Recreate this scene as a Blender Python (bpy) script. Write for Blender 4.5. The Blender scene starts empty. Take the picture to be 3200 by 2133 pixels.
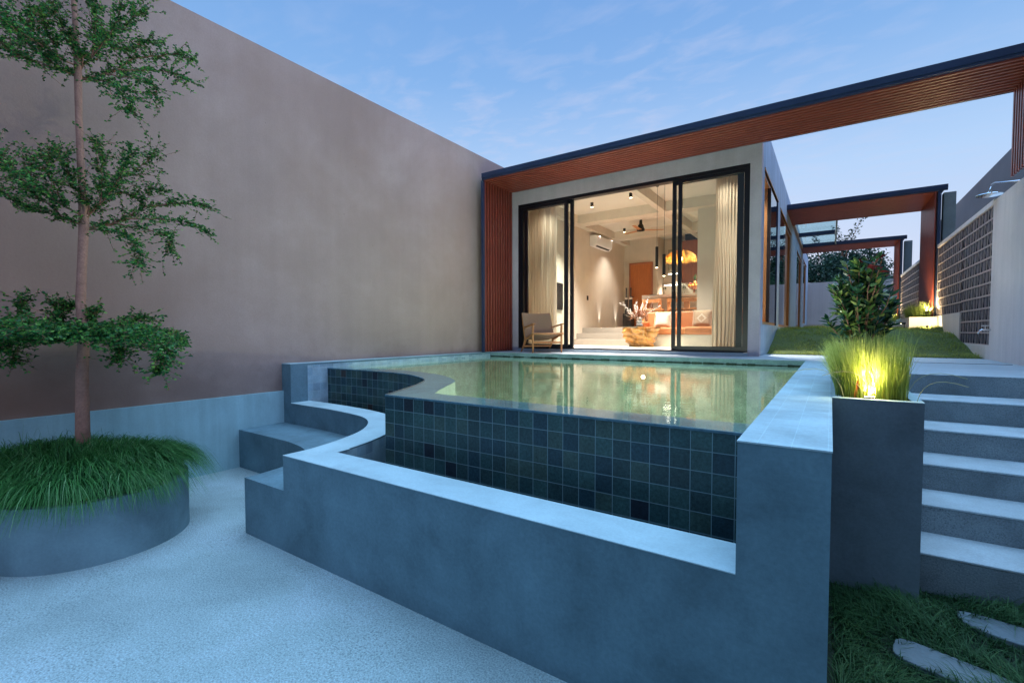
import bpy, math, random
import numpy as np
from mathutils import Vector, Matrix
R = math.radians
sc = bpy.context.scene
col = sc.collection
rng = np.random.default_rng(7)
random.seed(11)

# ------------------------------------------------------------------ camera
F, CX, CY, YAW, PIT, ROLL, CAMZ = 1466.45, 1608.25, 1091.06, -0.59274, 0.0365228, 0.0016954, 1.62
_cy, _sy, _cp, _sp, _cr, _sr = math.cos(YAW), math.sin(YAW), math.cos(PIT), math.sin(PIT), math.cos(ROLL), math.sin(ROLL)
FWD = Vector((_sy*_cp, _cy*_cp, -_sp)); _rt = Vector((_cy, -_sy, 0)); _dn = FWD.cross(_rt)
RT = _cr*_rt + _sr*_dn; DN = -_sr*_rt + _cr*_dn
cam = bpy.data.cameras.new('camera'); co = bpy.data.objects.new('camera', cam); col.objects.link(co)
m = Matrix((RT, -DN, -FWD)).transposed().to_4x4(); m.translation = Vector((0, 0, CAMZ)); co.matrix_world = m
cam.sensor_width = 36; cam.lens = F/3200*36
cam.shift_x = (1600-CX)/3200; cam.shift_y = (CY-1066.5)/3200
cam.clip_start = .05; cam.clip_end = 500
sc.camera = co
def pix(px, py, d):            # a point seen at photo pixel (px, py), d metres in front of the camera
    return Vector((0, 0, CAMZ)) + (FWD + RT*((px-CX)/F) + DN*((py-CY)/F))*d

# ------------------------------------------------------------------ sky
W = bpy.data.worlds.new('World'); sc.world = W; W.use_nodes = True
nt = W.node_tree; nt.nodes.clear()
def nd(nt, t, **k):
    n = nt.nodes.new('ShaderNode'+t)
    for a, b in k.items():
        if a.startswith('i_'):
            key = a[2:]; key = int(key) if key.isdigit() else key.replace('_', ' ')
            n.inputs[key].default_value = b
        else: setattr(n, a, b)
    return n
def lk(nt, a, b): nt.links.new(a, b)
def ramp(nt, fac, stops, interp='LINEAR'):
    r = nt.nodes.new('ShaderNodeValToRGB'); e = r.color_ramp.elements; r.color_ramp.interpolation = interp
    e[0].position = stops[0][0]; e[0].color = (*stops[0][1], 1)
    e[1].position = stops[-1][0]; e[1].color = (*stops[-1][1], 1)
    for p, c in stops[1:-1]:
        x = e.new(p); x.color = (*c, 1)
    if fac is not None: lk(nt, fac, r.inputs[0])
    return r
def math_(nt, op, a, b=None):
    n = nt.nodes.new('ShaderNodeMath'); n.operation = op
    for i, v in enumerate((a, b)):
        if v is None: continue
        if isinstance(v, (int, float)): n.inputs[i].default_value = v
        else: lk(nt, v, n.inputs[i])
    return n.outputs[0]
def mixc(nt, fac, a, b, mode='MIX'):
    n = nt.nodes.new('ShaderNodeMix'); n.data_type = 'RGBA'; n.blend_type = mode
    for i, v in ((0, fac), (6, a), (7, b)):
        if isinstance(v, (int, float)): n.inputs[i].default_value = v
        elif isinstance(v, tuple): n.inputs[i].default_value = (*v[:3], 1)
        else: lk(nt, v, n.inputs[i])
    return n.outputs[2]
tc = nd(nt, 'TexCoord'); sp = nd(nt, 'SeparateXYZ'); lk(nt, tc.outputs['Generated'], sp.inputs[0])
z = math_(nt, 'MAXIMUM', sp.outputs[2], 0.0)
grad = ramp(nt, z, [(0, (.72, .75, .94)), (.10, (.63, .73, .96)), (.28, (.46, .67, .99)), (.46, (.24, .47, .87)), (.59, (.18, .39, .80)), (.70, (.52, 1.0, 1.85)), (1, (.70, 1.38, 2.5))])
# dusk glow from where the sun went down, darker sky opposite
side = nd(nt, 'VectorMath', operation='DOT_PRODUCT'); lk(nt, tc.outputs['Generated'], side.inputs[0]); side.inputs[1].default_value = (-.28, .96, 0)
sf = nd(nt, 'MapRange', i_1=-.75, i_2=.25, i_3=.22, i_4=1.0); lk(nt, side.outputs['Value'], sf.inputs[0])
zs = nd(nt, 'MapRange', i_1=.66, i_2=.92, i_3=0., i_4=1.); lk(nt, sp.outputs[2], zs.inputs[0])
dark = math_(nt, 'MAXIMUM', sf.outputs[0], zs.outputs[0])
base = mixc(nt, 1.0, grad.outputs[0], dark, 'MULTIPLY')
# rosy afterglow low in the east, outside the frame on the right
eg = nd(nt, 'VectorMath', operation='DOT_PRODUCT'); lk(nt, tc.outputs['Generated'], eg.inputs[0]); eg.inputs[1].default_value = (.99, -.12, 0)
ef = nd(nt, 'MapRange', i_1=.40, i_2=.80, i_3=0., i_4=1.); lk(nt, eg.outputs['Value'], ef.inputs[0])
base = mixc(nt, ef.outputs[0], base, (1.0, 1.12, 1.85))
# thin pinkish clouds
inv = math_(nt, 'DIVIDE', 1.0, math_(nt, 'MAXIMUM', sp.outputs[2], .08))
vm = nd(nt, 'VectorMath', operation='SCALE'); lk(nt, tc.outputs['Generated'], vm.inputs[0]); lk(nt, inv, vm.inputs['Scale'])
mp = nd(nt, 'Mapping'); mp.inputs['Rotation'].default_value = (0, 0, R(-35)); mp.inputs['Scale'].default_value = (2.2, 3.6, 0); lk(nt, vm.outputs[0], mp.inputs[0])
n1 = nd(nt, 'TexNoise', i_Scale=2.2, i_Detail=5, i_Roughness=.55, i_Distortion=.35); lk(nt, mp.outputs[0], n1.inputs[0])
n2 = nd(nt, 'TexNoise', i_Scale=.35, i_Detail=2); lk(nt, vm.outputs[0], n2.inputs[0])
c1 = ramp(nt, n1.outputs[0], [(.47, (0, 0, 0)), (.70, (1, 1, 1))]); c2 = ramp(nt, n2.outputs[0], [(.36, (.12, .12, .12)), (.60, (1, 1, 1))])
lf = nd(nt, 'VectorMath', operation='DOT_PRODUCT'); lk(nt, tc.outputs['Generated'], lf.inputs[0]); lf.inputs[1].default_value = (-.85, .52, 0)
lr = nd(nt, 'MapRange', i_1=.25, i_2=.85, i_3=.04, i_4=.5); lk(nt, lf.outputs['Value'], lr.inputs[0])
cf = math_(nt, 'MULTIPLY', math_(nt, 'MULTIPLY', c1.outputs[0], c2.outputs[0]), lr.outputs[0])
skyc = mixc(nt, cf, base, (.60, .66, .90))
ns = nd(nt, 'TexSky', sky_type='NISHITA', sun_disc=False, sun_elevation=R(2), sun_rotation=R(-16)); ns.dust_density = 1.5
b1 = nd(nt, 'Background', i_1=.96); lk(nt, skyc, b1.inputs[0])
b2 = nd(nt, 'Background', i_1=.012); lk(nt, ns.outputs[0], b2.inputs[0])
ad = nd(nt, 'AddShader'); lk(nt, b1.outputs[0], ad.inputs[0]); lk(nt, b2.outputs[0], ad.inputs[1])
wo = nd(nt, 'OutputWorld'); lk(nt, ad.outputs[0], wo.inputs[0])
sun = bpy.data.lights.new('sun', 'SUN'); sun.energy = 1.4; sun.angle = R(60); sun.color = (.55, .82, 1.0)
so = bpy.data.objects.new('sun', sun); col.objects.link(so); so.rotation_euler = (R(-14), R(6), 0)
vs = sc.view_settings; vs.view_transform = 'Standard'; vs.look = 'None'; vs.exposure = 0; vs.gamma = 1
sc.cycles.use_denoising = True; sc.cycles.max_bounces = 10; sc.cycles.transparent_max_bounces = 24
sc.cycles.diffuse_bounces = 5; sc.cycles.glossy_bounces = 4; sc.cycles.sample_clamp_indirect = 6; sc.cycles.caustics_reflective = False; sc.cycles.caustics_refractive = False

# ------------------------------------------------------------------ helpers
class M:
    def __init__(s): s.v = []; s.f = []; s.uv = {}
    def add(s, vs, fs, uvs=None):
        o = len(s.v); s.v += [tuple(v) for v in vs]
        for i, f in enumerate(fs):
            if uvs is not None: s.uv[len(s.f)] = uvs[i]
            s.f.append([o+k for k in f])
        return s
    def box(s, x0, x1, y0, y1, z0, z1):
        return s.add([(x0,y0,z0),(x1,y0,z0),(x1,y1,z0),(x0,y1,z0),(x0,y0,z1),(x1,y0,z1),(x1,y1,z1),(x0,y1,z1)],
              [(0,3,2,1),(4,5,6,7),(0,1,5,4),(1,2,6,5),(2,3,7,6),(3,0,4,7)])
    def beam(s, p, q, w, h, up=(0,0,1), w2=None, h2=None):
        p, q = Vector(p), Vector(q); d = (q-p).normalized(); u = Vector(up); a = d.cross(u)
        if a.length < 1e-4: a = d.cross(Vector((1,0,0)))
        a.normalize(); u = a.cross(d); w2 = w2 or w; h2 = h2 or h
        vs = [p+a*w/2*i+u*h/2*j for i, j in ((-1,-1),(1,-1),(1,1),(-1,1))] + [q+a*w2/2*i+u*h2/2*j for i, j in ((-1,-1),(1,-1),(1,1),(-1,1))]
        return s.add(vs, [(0,1,2,3),(7,6,5,4),(0,4,5,1),(1,5,6,2),(2,6,7,3),(3,7,4,0)])
    def tube(s, pts, rad, n=8, cap=True):
        pts = [Vector(p) for p in pts]; rad = rad if isinstance(rad, (list, tuple)) else [rad]*len(pts)
        rings = []; a = None
        for i, p in enumerate(pts):
            d = (pts[min(i+1, len(pts)-1)]-pts[max(i-1, 0)]).normalized()
            if a is None:
                a = d.cross(Vector((0,0,1)))
                if a.length < .1: a = d.cross(Vector((1,0,0)))
            a = (a - d*a.dot(d)).normalized(); b = d.cross(a)
            rings.append([p+(a*math.cos(t)+b*math.sin(t))*rad[i] for t in [2*math.pi*k/n for k in range(n)]])
        vs = [v for r in rings for v in r]; fs = []
        for i in range(len(pts)-1):
            for k in range(n): fs.append((i*n+k, i*n+(k+1)%n, (i+1)*n+(k+1)%n, (i+1)*n+k))
        if cap: fs += [tuple(range(n-1,-1,-1)), tuple((len(pts)-1)*n+k for k in range(n))]
        return s.add(vs, fs)
    def lathe(s, c, prof, n=20):
        vs = []; fs = []
        for r, z in prof:
            for k in range(n):
                t = 2*math.pi*k/n; vs.append((c[0]+r*math.cos(t), c[1]+r*math.sin(t), c[2]+z))
        for i in range(len(prof)-1):
            for k in range(n): fs.append((i*n+k, i*n+(k+1)%n, (i+1)*n+(k+1)%n, (i+1)*n+k))
        fs += [tuple(range(n-1,-1,-1)), tuple((len(prof)-1)*n+k for k in range(n))]
        return s.add(vs, fs)
    def prism(s, pts, z0, z1):
        n = len(pts); vs = [(p[0],p[1],z0) for p in pts]+[(p[0],p[1],z1) for p in pts]
        fs = [tuple(range(n-1,-1,-1)), tuple(range(n, 2*n))]; u = 0; uvs = [None, None]
        uvs[0] = [(pts[k][0], pts[k][1]) for k in range(n-1,-1,-1)]; uvs[1] = [(p[0],p[1]) for p in pts]
        for k in range(n):
            j = (k+1)%n; l = math.dist(pts[k][:2], pts[j][:2])
            fs.append((k, j, n+j, n+k)); uvs.append([(u,z0),(u+l,z0),(u+l,z1),(u,z1)]); u += l
        return s.add(vs, fs, uvs)
    def build(s, name, mat, parent=None, smooth=False, bevel=0, loc=None):
        me = bpy.data.meshes.new(name)
        o = bpy.data.objects.new(name, me); col.objects.link(o)
        off = Vector((0,0,0))
        if parent is not None:
            o.parent = parent; off = wloc(parent)
        if loc is not None:
            o.location = Vector(loc)-off; off = Vector(loc)
        me.from_pydata([tuple(Vector(v)-off) for v in s.v], [], s.f)
        uvl = me.uv_layers.new(name='UVMap'); data = [0.0]*(2*len(me.loops))
        for pi, p in enumerate(me.polygons):
            given = s.uv.get(pi)
            n = p.normal; ax = max(range(3), key=lambda k: abs(n[k]))
            for j, li in enumerate(p.loop_indices):
                if given is not None: u, v = given[j]
                else:
                    c = s.v[s.f[pi][j]]
                    u, v = ((c[1], c[2]), (c[0], c[2]), (c[0], c[1]))[ax]
                data[2*li] = u; data[2*li+1] = v
        uvl.data.foreach_set('uv', data)
        if smooth: me.polygons.foreach_set('use_smooth', [True]*len(me.polygons))
        me.materials.append(mat); me.update()
        if bevel:
            b = o.modifiers.new('bevel', 'BEVEL'); b.width = bevel; b.segments = 2; b.limit_method = 'ANGLE'; b.harden_normals = False
        return o
def wloc(o):
    v = Vector(o.location)
    while o.parent is not None: o = o.parent; v += Vector(o.location)
    return v
def tag(o, label=None, cat=None, group=None, kind=None):
    for k, v in (('label', label), ('category', cat), ('group', group), ('kind', kind)):
        if v: o[k] = v
    return o
def thing(name, label, cat, loc=(0,0,0), rz=0, group=None):
    o = bpy.data.objects.new(name, None); col.objects.link(o); o.location = loc; o.rotation_euler.z = rz
    o.empty_display_size = .1
    return tag(o, label, cat, group)
def copy_tree(o, parent=None):
    c = o.copy(); col.objects.link(c)
    if parent: c.parent = parent
    for ch in list(o.children): copy_tree(ch, c)
    return c
def strip_mesh(name, V, Fc, mat, parent=None, colors=None):
    """fast mesh from numpy verts (n,3) and quads (m,4)"""
    me = bpy.data.meshes.new(name); off = np.array(wloc(parent)) if parent is not None else np.zeros(3)
    V = np.asarray(V, float)-off; Fc = np.asarray(Fc, np.int32)
    me.vertices.add(len(V)); me.vertices.foreach_set('co', V.ravel())
    me.loops.add(Fc.size); me.loops.foreach_set('vertex_index', Fc.ravel())
    me.polygons.add(len(Fc)); me.polygons.foreach_set('loop_start', np.arange(0, Fc.size, 4, dtype=np.int32))
    me.polygons.foreach_set('use_smooth', np.ones(len(Fc), bool))
    if colors is not None:
        a = me.color_attributes.new('var', 'FLOAT_COLOR', 'POINT'); a.data.foreach_set('color', np.c_[colors, colors, colors, np.ones(len(V))].ravel())
    me.update(calc_edges=True); me.materials.append(mat)
    o = bpy.data.objects.new(name, me); col.objects.link(o)
    if parent is not None: o.parent = parent
    return o

# ------------------------------------------------------------------ materials
def newmat(name):
    m = bpy.data.materials.new(name); m.use_nodes = True; nt = m.node_tree; nt.nodes.clear()
    b = nd(nt, 'BsdfPrincipled'); o = nd(nt, 'OutputMaterial'); lk(nt, b.outputs[0], o.inputs[0])
    return m, nt, b, o
def S(b, col=None, rough=.6, spec=.4, metal=0):
    if col is not None: b.inputs['Base Color'].default_value = (*col, 1)
    b.inputs['Roughness'].default_value = rough; b.inputs['Specular IOR Level'].default_value = spec; b.inputs['Metallic'].default_value = metal
def surf(name, c, var=.22, scale=1.4, fine=90, fineamt=.12, rough=.8, bump=.12, streak=0., spec=.25, joints=0, pit=0, jdark=.82, tint=None, joff=0):
    m, nt, b, o = newmat(name); S(b, rough=rough, spec=spec)
    g = nd(nt, 'NewGeometry'); pos = g.outputs['Position']
    a = nd(nt, 'TexNoise', i_Scale=scale, i_Detail=6, i_Roughness=.62, i_Distortion=.3); lk(nt, pos, a.inputs[0])
    r1 = ramp(nt, a.outputs[0], [(.25, tuple(x*(1-var) for x in c)), (.5, c), (.75, tuple(min(1, x*(1+var*.8)) for x in (tint or c)))])
    f = nd(nt, 'TexNoise', i_Scale=fine, i_Detail=3, i_Roughness=.7); lk(nt, pos, f.inputs[0])
    fr = ramp(nt, f.outputs[0], [(.3, (1-fineamt,)*3), (.7, (1+fineamt*.6,)*3)])
    cc = mixc(nt, 1., r1.outputs[0], fr.outputs[0], 'MULTIPLY')
    if streak:
        mp = nd(nt, 'Mapping'); mp.inputs['Scale'].default_value = (6, 6, .35); lk(nt, pos, mp.inputs[0])
        s_ = nd(nt, 'TexNoise', i_Scale=1.1, i_Detail=6, i_Roughness=.6); lk(nt, mp.outputs[0], s_.inputs[0])
        sr = ramp(nt, s_.outputs[0], [(.35, (1-streak,)*3), (.65, (1+streak*.5,)*3)]); cc = mixc(nt, 1., cc, sr.outputs[0], 'MULTIPLY')
    if pit:
        v = nd(nt, 'TexVoronoi', i_Scale=pit); v.feature = 'F1'; lk(nt, pos, v.inputs[0])
        pn = nd(nt, 'TexNoise', i_Scale=2.2, i_Detail=3); lk(nt, pos, pn.inputs[0])
        pm = math_(nt, 'MULTIPLY', ramp(nt, v.outputs['Distance'], [(.12, (1,1,1)), (.42, (0,0,0))]).outputs[0], ramp(nt, pn.outputs[0], [(.32, (.15,)*3), (.66, (.95,)*3)]).outputs[0])
        cc = mixc(nt, pm, cc, tuple(x*.50 for x in c))
    if joints:
        uv = nd(nt, 'UVMap'); mu = nd(nt, 'Mapping'); mu.inputs['Location'].default_value = (joff, joff, 0); lk(nt, uv.outputs[0], mu.inputs[0])
        br = nd(nt, 'TexBrick', offset=0., squash=1., i_Scale=1., i_Mortar_Size=.0016, i_Mortar_Smooth=.4, i_Brick_Width=joints, i_Row_Height=joints)
        br.inputs['Color1'].default_value = (1,1,1,1); br.inputs['Color2'].default_value = (.88,.88,.88,1); br.inputs['Mortar'].default_value = (jdark+.25,)*3+(1,)
        lk(nt, mu.outputs[0], br.inputs[0]); cc = mixc(nt, 1., cc, br.outputs[0], 'MULTIPLY')
    lk(nt, cc, b.inputs['Base Color'])
    bm = nd(nt, 'Bump', i_Strength=bump, i_Distance=.02); hh = math_(nt, 'ADD', math_(nt, 'MULTIPLY', f.outputs[0], .5), a.outputs[0]); lk(nt, hh, bm.inputs['Height']); lk(nt, bm.outputs[0], b.inputs['Normal'])
    return m
def plain(name, c, rough=.5, spec=.4, metal=0, noise=0., nscale=8, sheen=0):
    m, nt, b, o = newmat(name); S(b, c, rough, spec, metal)
    if noise:
        t = nd(nt, 'TexCoord'); a = nd(nt, 'TexNoise', i_Scale=nscale, i_Detail=5); lk(nt, t.outputs['Object'], a.inputs[0])
        r = ramp(nt, a.outputs[0], [(.3, tuple(x*(1-noise) for x in c)), (.7, tuple(min(1, x*(1+noise)) for x in c))]); lk(nt, r.outputs[0], b.inputs['Base Color'])
        bm = nd(nt, 'Bump', i_Strength=.08, i_Distance=.01); lk(nt, a.outputs[0], bm.inputs['Height']); lk(nt, bm.outputs[0], b.inputs['Normal'])
    return m
def wood(name, c, rough=.35, axis=(1, 14, 14), var=.35, spec=.5, scale=3.):
    m, nt, b, o = newmat(name); S(b, c, rough, spec)
    t = nd(nt, 'TexCoord'); mp = nd(nt, 'Mapping'); mp.inputs['Scale'].default_value = axis; lk(nt, t.outputs['Object'], mp.inputs[0])
    a = nd(nt, 'TexNoise', i_Scale=scale, i_Detail=7, i_Roughness=.65, i_Distortion=.6); lk(nt, mp.outputs[0], a.inputs[0])
    r = ramp(nt, a.outputs[0], [(.28, tuple(x*(1-var) for x in c)), (.5, c), (.74, tuple(min(1, x*(1+var)) for x in c))]); lk(nt, r.outputs[0], b.inputs['Base Color'])
    bm = nd(nt, 'Bump', i_Strength=.15, i_Distance=.004); lk(nt, a.outputs[0], bm.inputs['Height']); lk(nt, bm.outputs[0], b.inputs['Normal'])
    return m
def emit(name, c, s):
    m, nt, b, o = newmat(name); S(b, (.8,.8,.8)); b.inputs['Emission Color'].default_value = (*c, 1); b.inputs['Emission Strength'].default_value = s
    return m
def tiles(name, stops, size=.105, grout=(.22, .34, .36), rough=.35, off=(0, 0), mort=.0022, con=1.):
    m, nt, b, o = newmat(name); S(b, rough=rough, spec=.4)
    uv = nd(nt, 'UVMap'); mp = nd(nt, 'Mapping'); mp.inputs['Location'].default_value = (off[0], off[1], 0); lk(nt, uv.outputs[0], mp.inputs[0])
    dv = nd(nt, 'VectorMath', operation='SCALE'); dv.inputs['Scale'].default_value = 1/size; lk(nt, mp.outputs[0], dv.inputs[0])
    fl = nd(nt, 'VectorMath', operation='FLOOR'); lk(nt, dv.outputs[0], fl.inputs[0])
    wn = nd(nt, 'TexWhiteNoise'); wn.noise_dimensions = '2D'; lk(nt, fl.outputs[0], wn.inputs['Vector'])
    r = ramp(nt, wn.outputs[0], stops, 'CONSTANT')
    g = nd(nt, 'NewGeometry'); f = nd(nt, 'TexNoise', i_Scale=55, i_Detail=5, i_Roughness=.75); lk(nt, g.outputs['Position'], f.inputs[0])
    f2 = nd(nt, 'TexNoise', i_Scale=7, i_Detail=4); lk(nt, g.outputs['Position'], f2.inputs[0])
    cc = mixc(nt, 1., r.outputs[0], ramp(nt, f.outputs[0], [(.3, (1-.55*con,)*3), (.7, (1+.5*con,)*3)]).outputs[0], 'MULTIPLY')
    cc = mixc(nt, 1., cc, ramp(nt, f2.outputs[0], [(.3, (.8,)*3), (.7, (1.2,)*3)]).outputs[0], 'MULTIPLY')
    br = nd(nt, 'TexBrick', offset=0., squash=1., i_Scale=1., i_Mortar_Size=mort, i_Mortar_Smooth=.3, i_Brick_Width=size, i_Row_Height=size); lk(nt, mp.outputs[0], br.inputs[0])
    cc = mixc(nt, br.outputs['Fac'], cc, grout); lk(nt, cc, b.inputs['Base Color'])
    bm = nd(nt, 'Bump', i_Strength=.35, i_Distance=.003); hh = math_(nt, 'SUBTRACT', math_(nt, 'MULTIPLY', f.outputs[0], .4), br.outputs['Fac']); lk(nt, hh, bm.inputs['Height']); lk(nt, bm.outputs[0], b.inputs['Normal'])
    return m
def leafmat(name, stops, rough=.45, trans=.25):
    m = bpy.data.materials.new(name); m.use_nodes = True; nt = m.node_tree; nt.nodes.clear(); o = nd(nt, 'OutputMaterial')
    at = nd(nt, 'Attribute', attribute_name='var'); r = ramp(nt, at.outputs['Fac'], stops)
    b = nd(nt, 'BsdfPrincipled', i_Roughness=rough); b.inputs['Specular IOR Level'].default_value = .3; lk(nt, r.outputs[0], b.inputs[0])
    t = nd(nt, 'BsdfTranslucent'); lk(nt, r.outputs[0], t.inputs[0]); mx = nd(nt, 'MixShader', i_0=trans)
    lk(nt, b.outputs[0], mx.inputs[1]); lk(nt, t.outputs[0], mx.inputs[2]); lk(nt, mx.outputs[0], o.inputs[0])
    return m
def glassmat(name, tint=(.93, .96, .95), ior=1.45, rough=0.0, mul=1.0, bump=None):
    m = bpy.data.materials.new(name); m.use_nodes = True; nt = m.node_tree; nt.nodes.clear(); o = nd(nt, 'OutputMaterial')
    fr = nd(nt, 'Fresnel', i_IOR=ior); tr = nd(nt, 'BsdfTransparent'); tr.inputs[0].default_value = (*tint, 1)
    gl = nd(nt, 'BsdfGlossy', i_Roughness=rough); gl.inputs[0].default_value = (1,1,1,1)
    fac = math_(nt, 'MINIMUM', math_(nt, 'MULTIPLY', fr.outputs[0], mul), 1.0)
    mx = nd(nt, 'MixShader'); lk(nt, fac, mx.inputs[0]); lk(nt, tr.outputs[0], mx.inputs[1]); lk(nt, gl.outputs[0], mx.inputs[2]); lk(nt, mx.outputs[0], o.inputs[0])
    return m, nt, fr, gl

MT = {}
MT['patio'] = surf('patio_aggregate', (.46, .60, .61), var=.30, scale=.8, fine=110, fineamt=.5, pit=55, bump=1., rough=.85, tint=(.50, .62, .66))
MT['plaster'] = surf('shaded_plaster', (.145, .250, .295), var=.36, scale=2.4, fine=45, fineamt=.12, bump=.08, streak=.04)  # same plaster as the tops, colour darkened for shaded upright faces
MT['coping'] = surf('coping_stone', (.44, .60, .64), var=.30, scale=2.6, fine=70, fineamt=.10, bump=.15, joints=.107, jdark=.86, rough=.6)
MT['plaster_lit'] = surf('lit_plaster', (.44, .59, .62), var=.18, scale=3, fine=80, fineamt=.08, bump=.1)  # same plaster as the walls, colour lightened for tops under the sky
MT['plinth'] = surf('plinth_plaster', (.34, .56, .60), var=.16, scale=2.2, fine=70, fineamt=.06, streak=.12, bump=.08)
MT['stair'] = surf('stair_aggregate', (.36, .45, .48), var=.28, scale=2.2, fine=150, fineamt=.35, pit=80, bump=.7)
MT['deck'] = surf('deck_stone', (.46, .52, .56), var=.14, scale=1.6, fine=60, fineamt=.12, bump=.15)
MT['wall_big'] = surf('taupe_render', (.392, .290, .248), var=.17, scale=.55, fine=55, fineamt=.07, streak=.035, bump=.14, rough=.85, tint=(.425, .325, .285))
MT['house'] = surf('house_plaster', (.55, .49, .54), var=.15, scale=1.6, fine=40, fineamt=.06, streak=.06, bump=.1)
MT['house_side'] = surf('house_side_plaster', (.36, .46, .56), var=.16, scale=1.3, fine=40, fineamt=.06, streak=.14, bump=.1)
MT['wall_right'] = surf('right_wall_plaster', (.84, .76, .73), var=.10, scale=1.2, fine=50, fineamt=.05, streak=.07, bump=.08)
MT['neighbour'] = surf('neighbour_render', (.22, .195, .20), var=.10, scale=1, fine=70, fineamt=.10, bump=.1)
MT['far_wall'] = surf('far_wall_plaster', (.62, .56, .53), var=.10, scale=.8, fine=40, fineamt=.05, streak=.08)
MT['screen'] = surf('breeze_block', (.50, .40, .38), var=.15, scale=3, fine=60, fineamt=.1)
MT['cavity'] = surf('dark_block_inside', (.045, .035, .045), fine=60)
MT['round'] = surf('round_planter_plaster', (.18, .29, .325), var=.42, scale=1.5, fine=60, fineamt=.08, streak=.05)
MT['fin'] = surf('block_fin', (.19, .155, .165), fine=60)
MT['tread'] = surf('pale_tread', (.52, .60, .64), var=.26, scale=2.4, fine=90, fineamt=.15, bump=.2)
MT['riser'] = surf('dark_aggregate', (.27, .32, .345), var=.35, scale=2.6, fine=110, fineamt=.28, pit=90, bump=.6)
MT['column'] = surf('column_concrete', (.28, .31, .33), var=.2, scale=4, fine=60, fineamt=.1)
MT['int_wall'] = surf('interior_plaster', (.62, .54, .44), var=.10, scale=1.6, fine=40, fineamt=.04, streak=.03, bump=.05)
MT['int_ceiling'] = surf('ceiling_plaster', (.72, .66, .57), var=.06, scale=1.4, fine=40, fineamt=.03, bump=.04)
MT['int_floor'] = surf('interior_floor', (.66, .61, .54), var=.06, scale=1.4, fine=60, fineamt=.05, rough=.45, spec=.4)
MT['int_step'] = surf('interior_terrazzo', (.30, .265, .215), var=.08, scale=2, fine=140, fineamt=.2, pit=110, bump=.2)
MT['steel'] = plain('dark_blue_steel', (.018, .035, .085), .38, .5, noise=.15, nscale=3)
MT['black'] = plain('black_aluminium', (.006, .006, .010), .35, .5)
MT['slat'] = wood('stained_timber_slats', (.30, .066, .042), .38, (1.2, 14, 14), .35)
MT['slat_y'] = wood('stained_timber_uprights', (.24, .048, .032), .36, (14, 14, 1.2), .35)
MT['wood_door'] = wood('orange_wood_door', (.40, .12, .028), .4, (10, 10, 1.), .22)
MT['wood_frame'] = wood('timber_frame', (.36, .17, .06), .4, (12, 12, 1.), .25)
MT['teak'] = wood('teak', (.50, .21, .075), .4, (8, 8, 2), .25)
MT['cabinet'] = wood('cabinet_wood', (.34, .11, .05), .35, (9, 9, 1), .3)
st = [(0, (.030, .080, .082)), (.24, (.044, .106, .100)), (.46, (.022, .060, .076)), (.64, (.052, .100, .086)), (.80, (.030, .068, .070)), (.93, (.016, .025, .037)), (.965, (.048, .036, .030))]
MT['tile'] = tiles('dark_green_tile', st, grout=(.20, .32, .34), mort=.0024)
MT['tile_light'] = tiles('pale_blue_tile', [(0, (.33, .49, .56)), (.35, (.38, .54, .60)), (.7, (.29, .45, .54)), (.93, (.24, .36, .44))], grout=(.46, .60, .64), mort=.0014, con=.25)
MT['tile_basin'] = tiles('pool_basin_tile', [(0, (.36, .50, .37)), (.35, (.41, .55, .42)), (.7, (.32, .47, .35))], grout=(.42, .53, .44), mort=.0016)
MT['weir'] = tiles('weir_top_tile', [(0, (.25, .32, .34)), (.5, (.29, .36, .37)), (.8, (.22, .29, .31))], size=.28, grout=(.24, .32, .33), mort=.0016)
MT['lip'] = plain('bullnose_edge', (.07, .16, .20), .25, .5, noise=.3, nscale=20)
MT['soil'] = surf('soil', (.05, .035, .025), fine=30, bump=.4)
MT['turf'] = surf('turf_base', (.10, .13, .035), fine=50, bump=.5, fineamt=.4)
MT['turf_dark'] = surf('dark_turf_base', (.016, .030, .018), fine=50, bump=.5, fineamt=.4)
MT['chrome'] = plain('chrome', (.75, .77, .8), .12, .5, 1)
MT['glass'], _, _, _ = glassmat('window_glass')
MT['glass_roof'], _, _, _ = glassmat('canopy_glass', (.80, .94, .94), 1.45, 0, .3)
MT['leather'] = plain('tan_leather', (.44, .155, .055), .42, .45, noise=.10, nscale=5)
MT['cream'] = plain('cream_fabric', (.48, .39, .30), .9, .1, noise=.08, nscale=30)
MT['sand'] = plain('sand_fabric', (.36, .24, .16), .9, .1, noise=.12, nscale=40)
MT['white'] = plain('white_plastic', (.80, .78, .74), .35, .4)
MT['pot'] = plain('white_ceramic', (.80, .78, .74), .3, .4)
MT['black_matte'] = plain('black_matte', (.012, .011, .010), .5, .3)
MT['screenblk'] = plain('dark_television', (.010, .009, .009), .2, .5)
MT['sculpt'] = plain('charred_wood', (.035, .030, .028), .6, .3, noise=.4, nscale=12)
MT['trunk'] = surf('grey_bark', (.42, .235, .175), var=.25, scale=9, fine=60, fineamt=.2, bump=.4)
MT['twig'] = plain('reddish_twig', (.26, .13, .085), .8, .2, noise=.3, nscale=20)
MT['straw'] = plain('straw', (.62, .38, .12), .9, .1, noise=.25, nscale=60)
MT['bulb'] = emit('lamp_glow', (1, .74, .42), 14)
MT['led'] = emit('led_strip', (1, .93, .80), 10)
MT['flood'] = emit('garden_lamp_glow', (1, .80, .36), 45)
MT['poolglow'] = emit('pool_lamp_glow', (1., .97, .72), 6)
MT['bud'] = plain('white_buds', (.85, .80, .74), .8, .2)
MT['drygrass'] = plain('dry_red_twigs', (.30, .13, .07), .8, .1)

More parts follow.
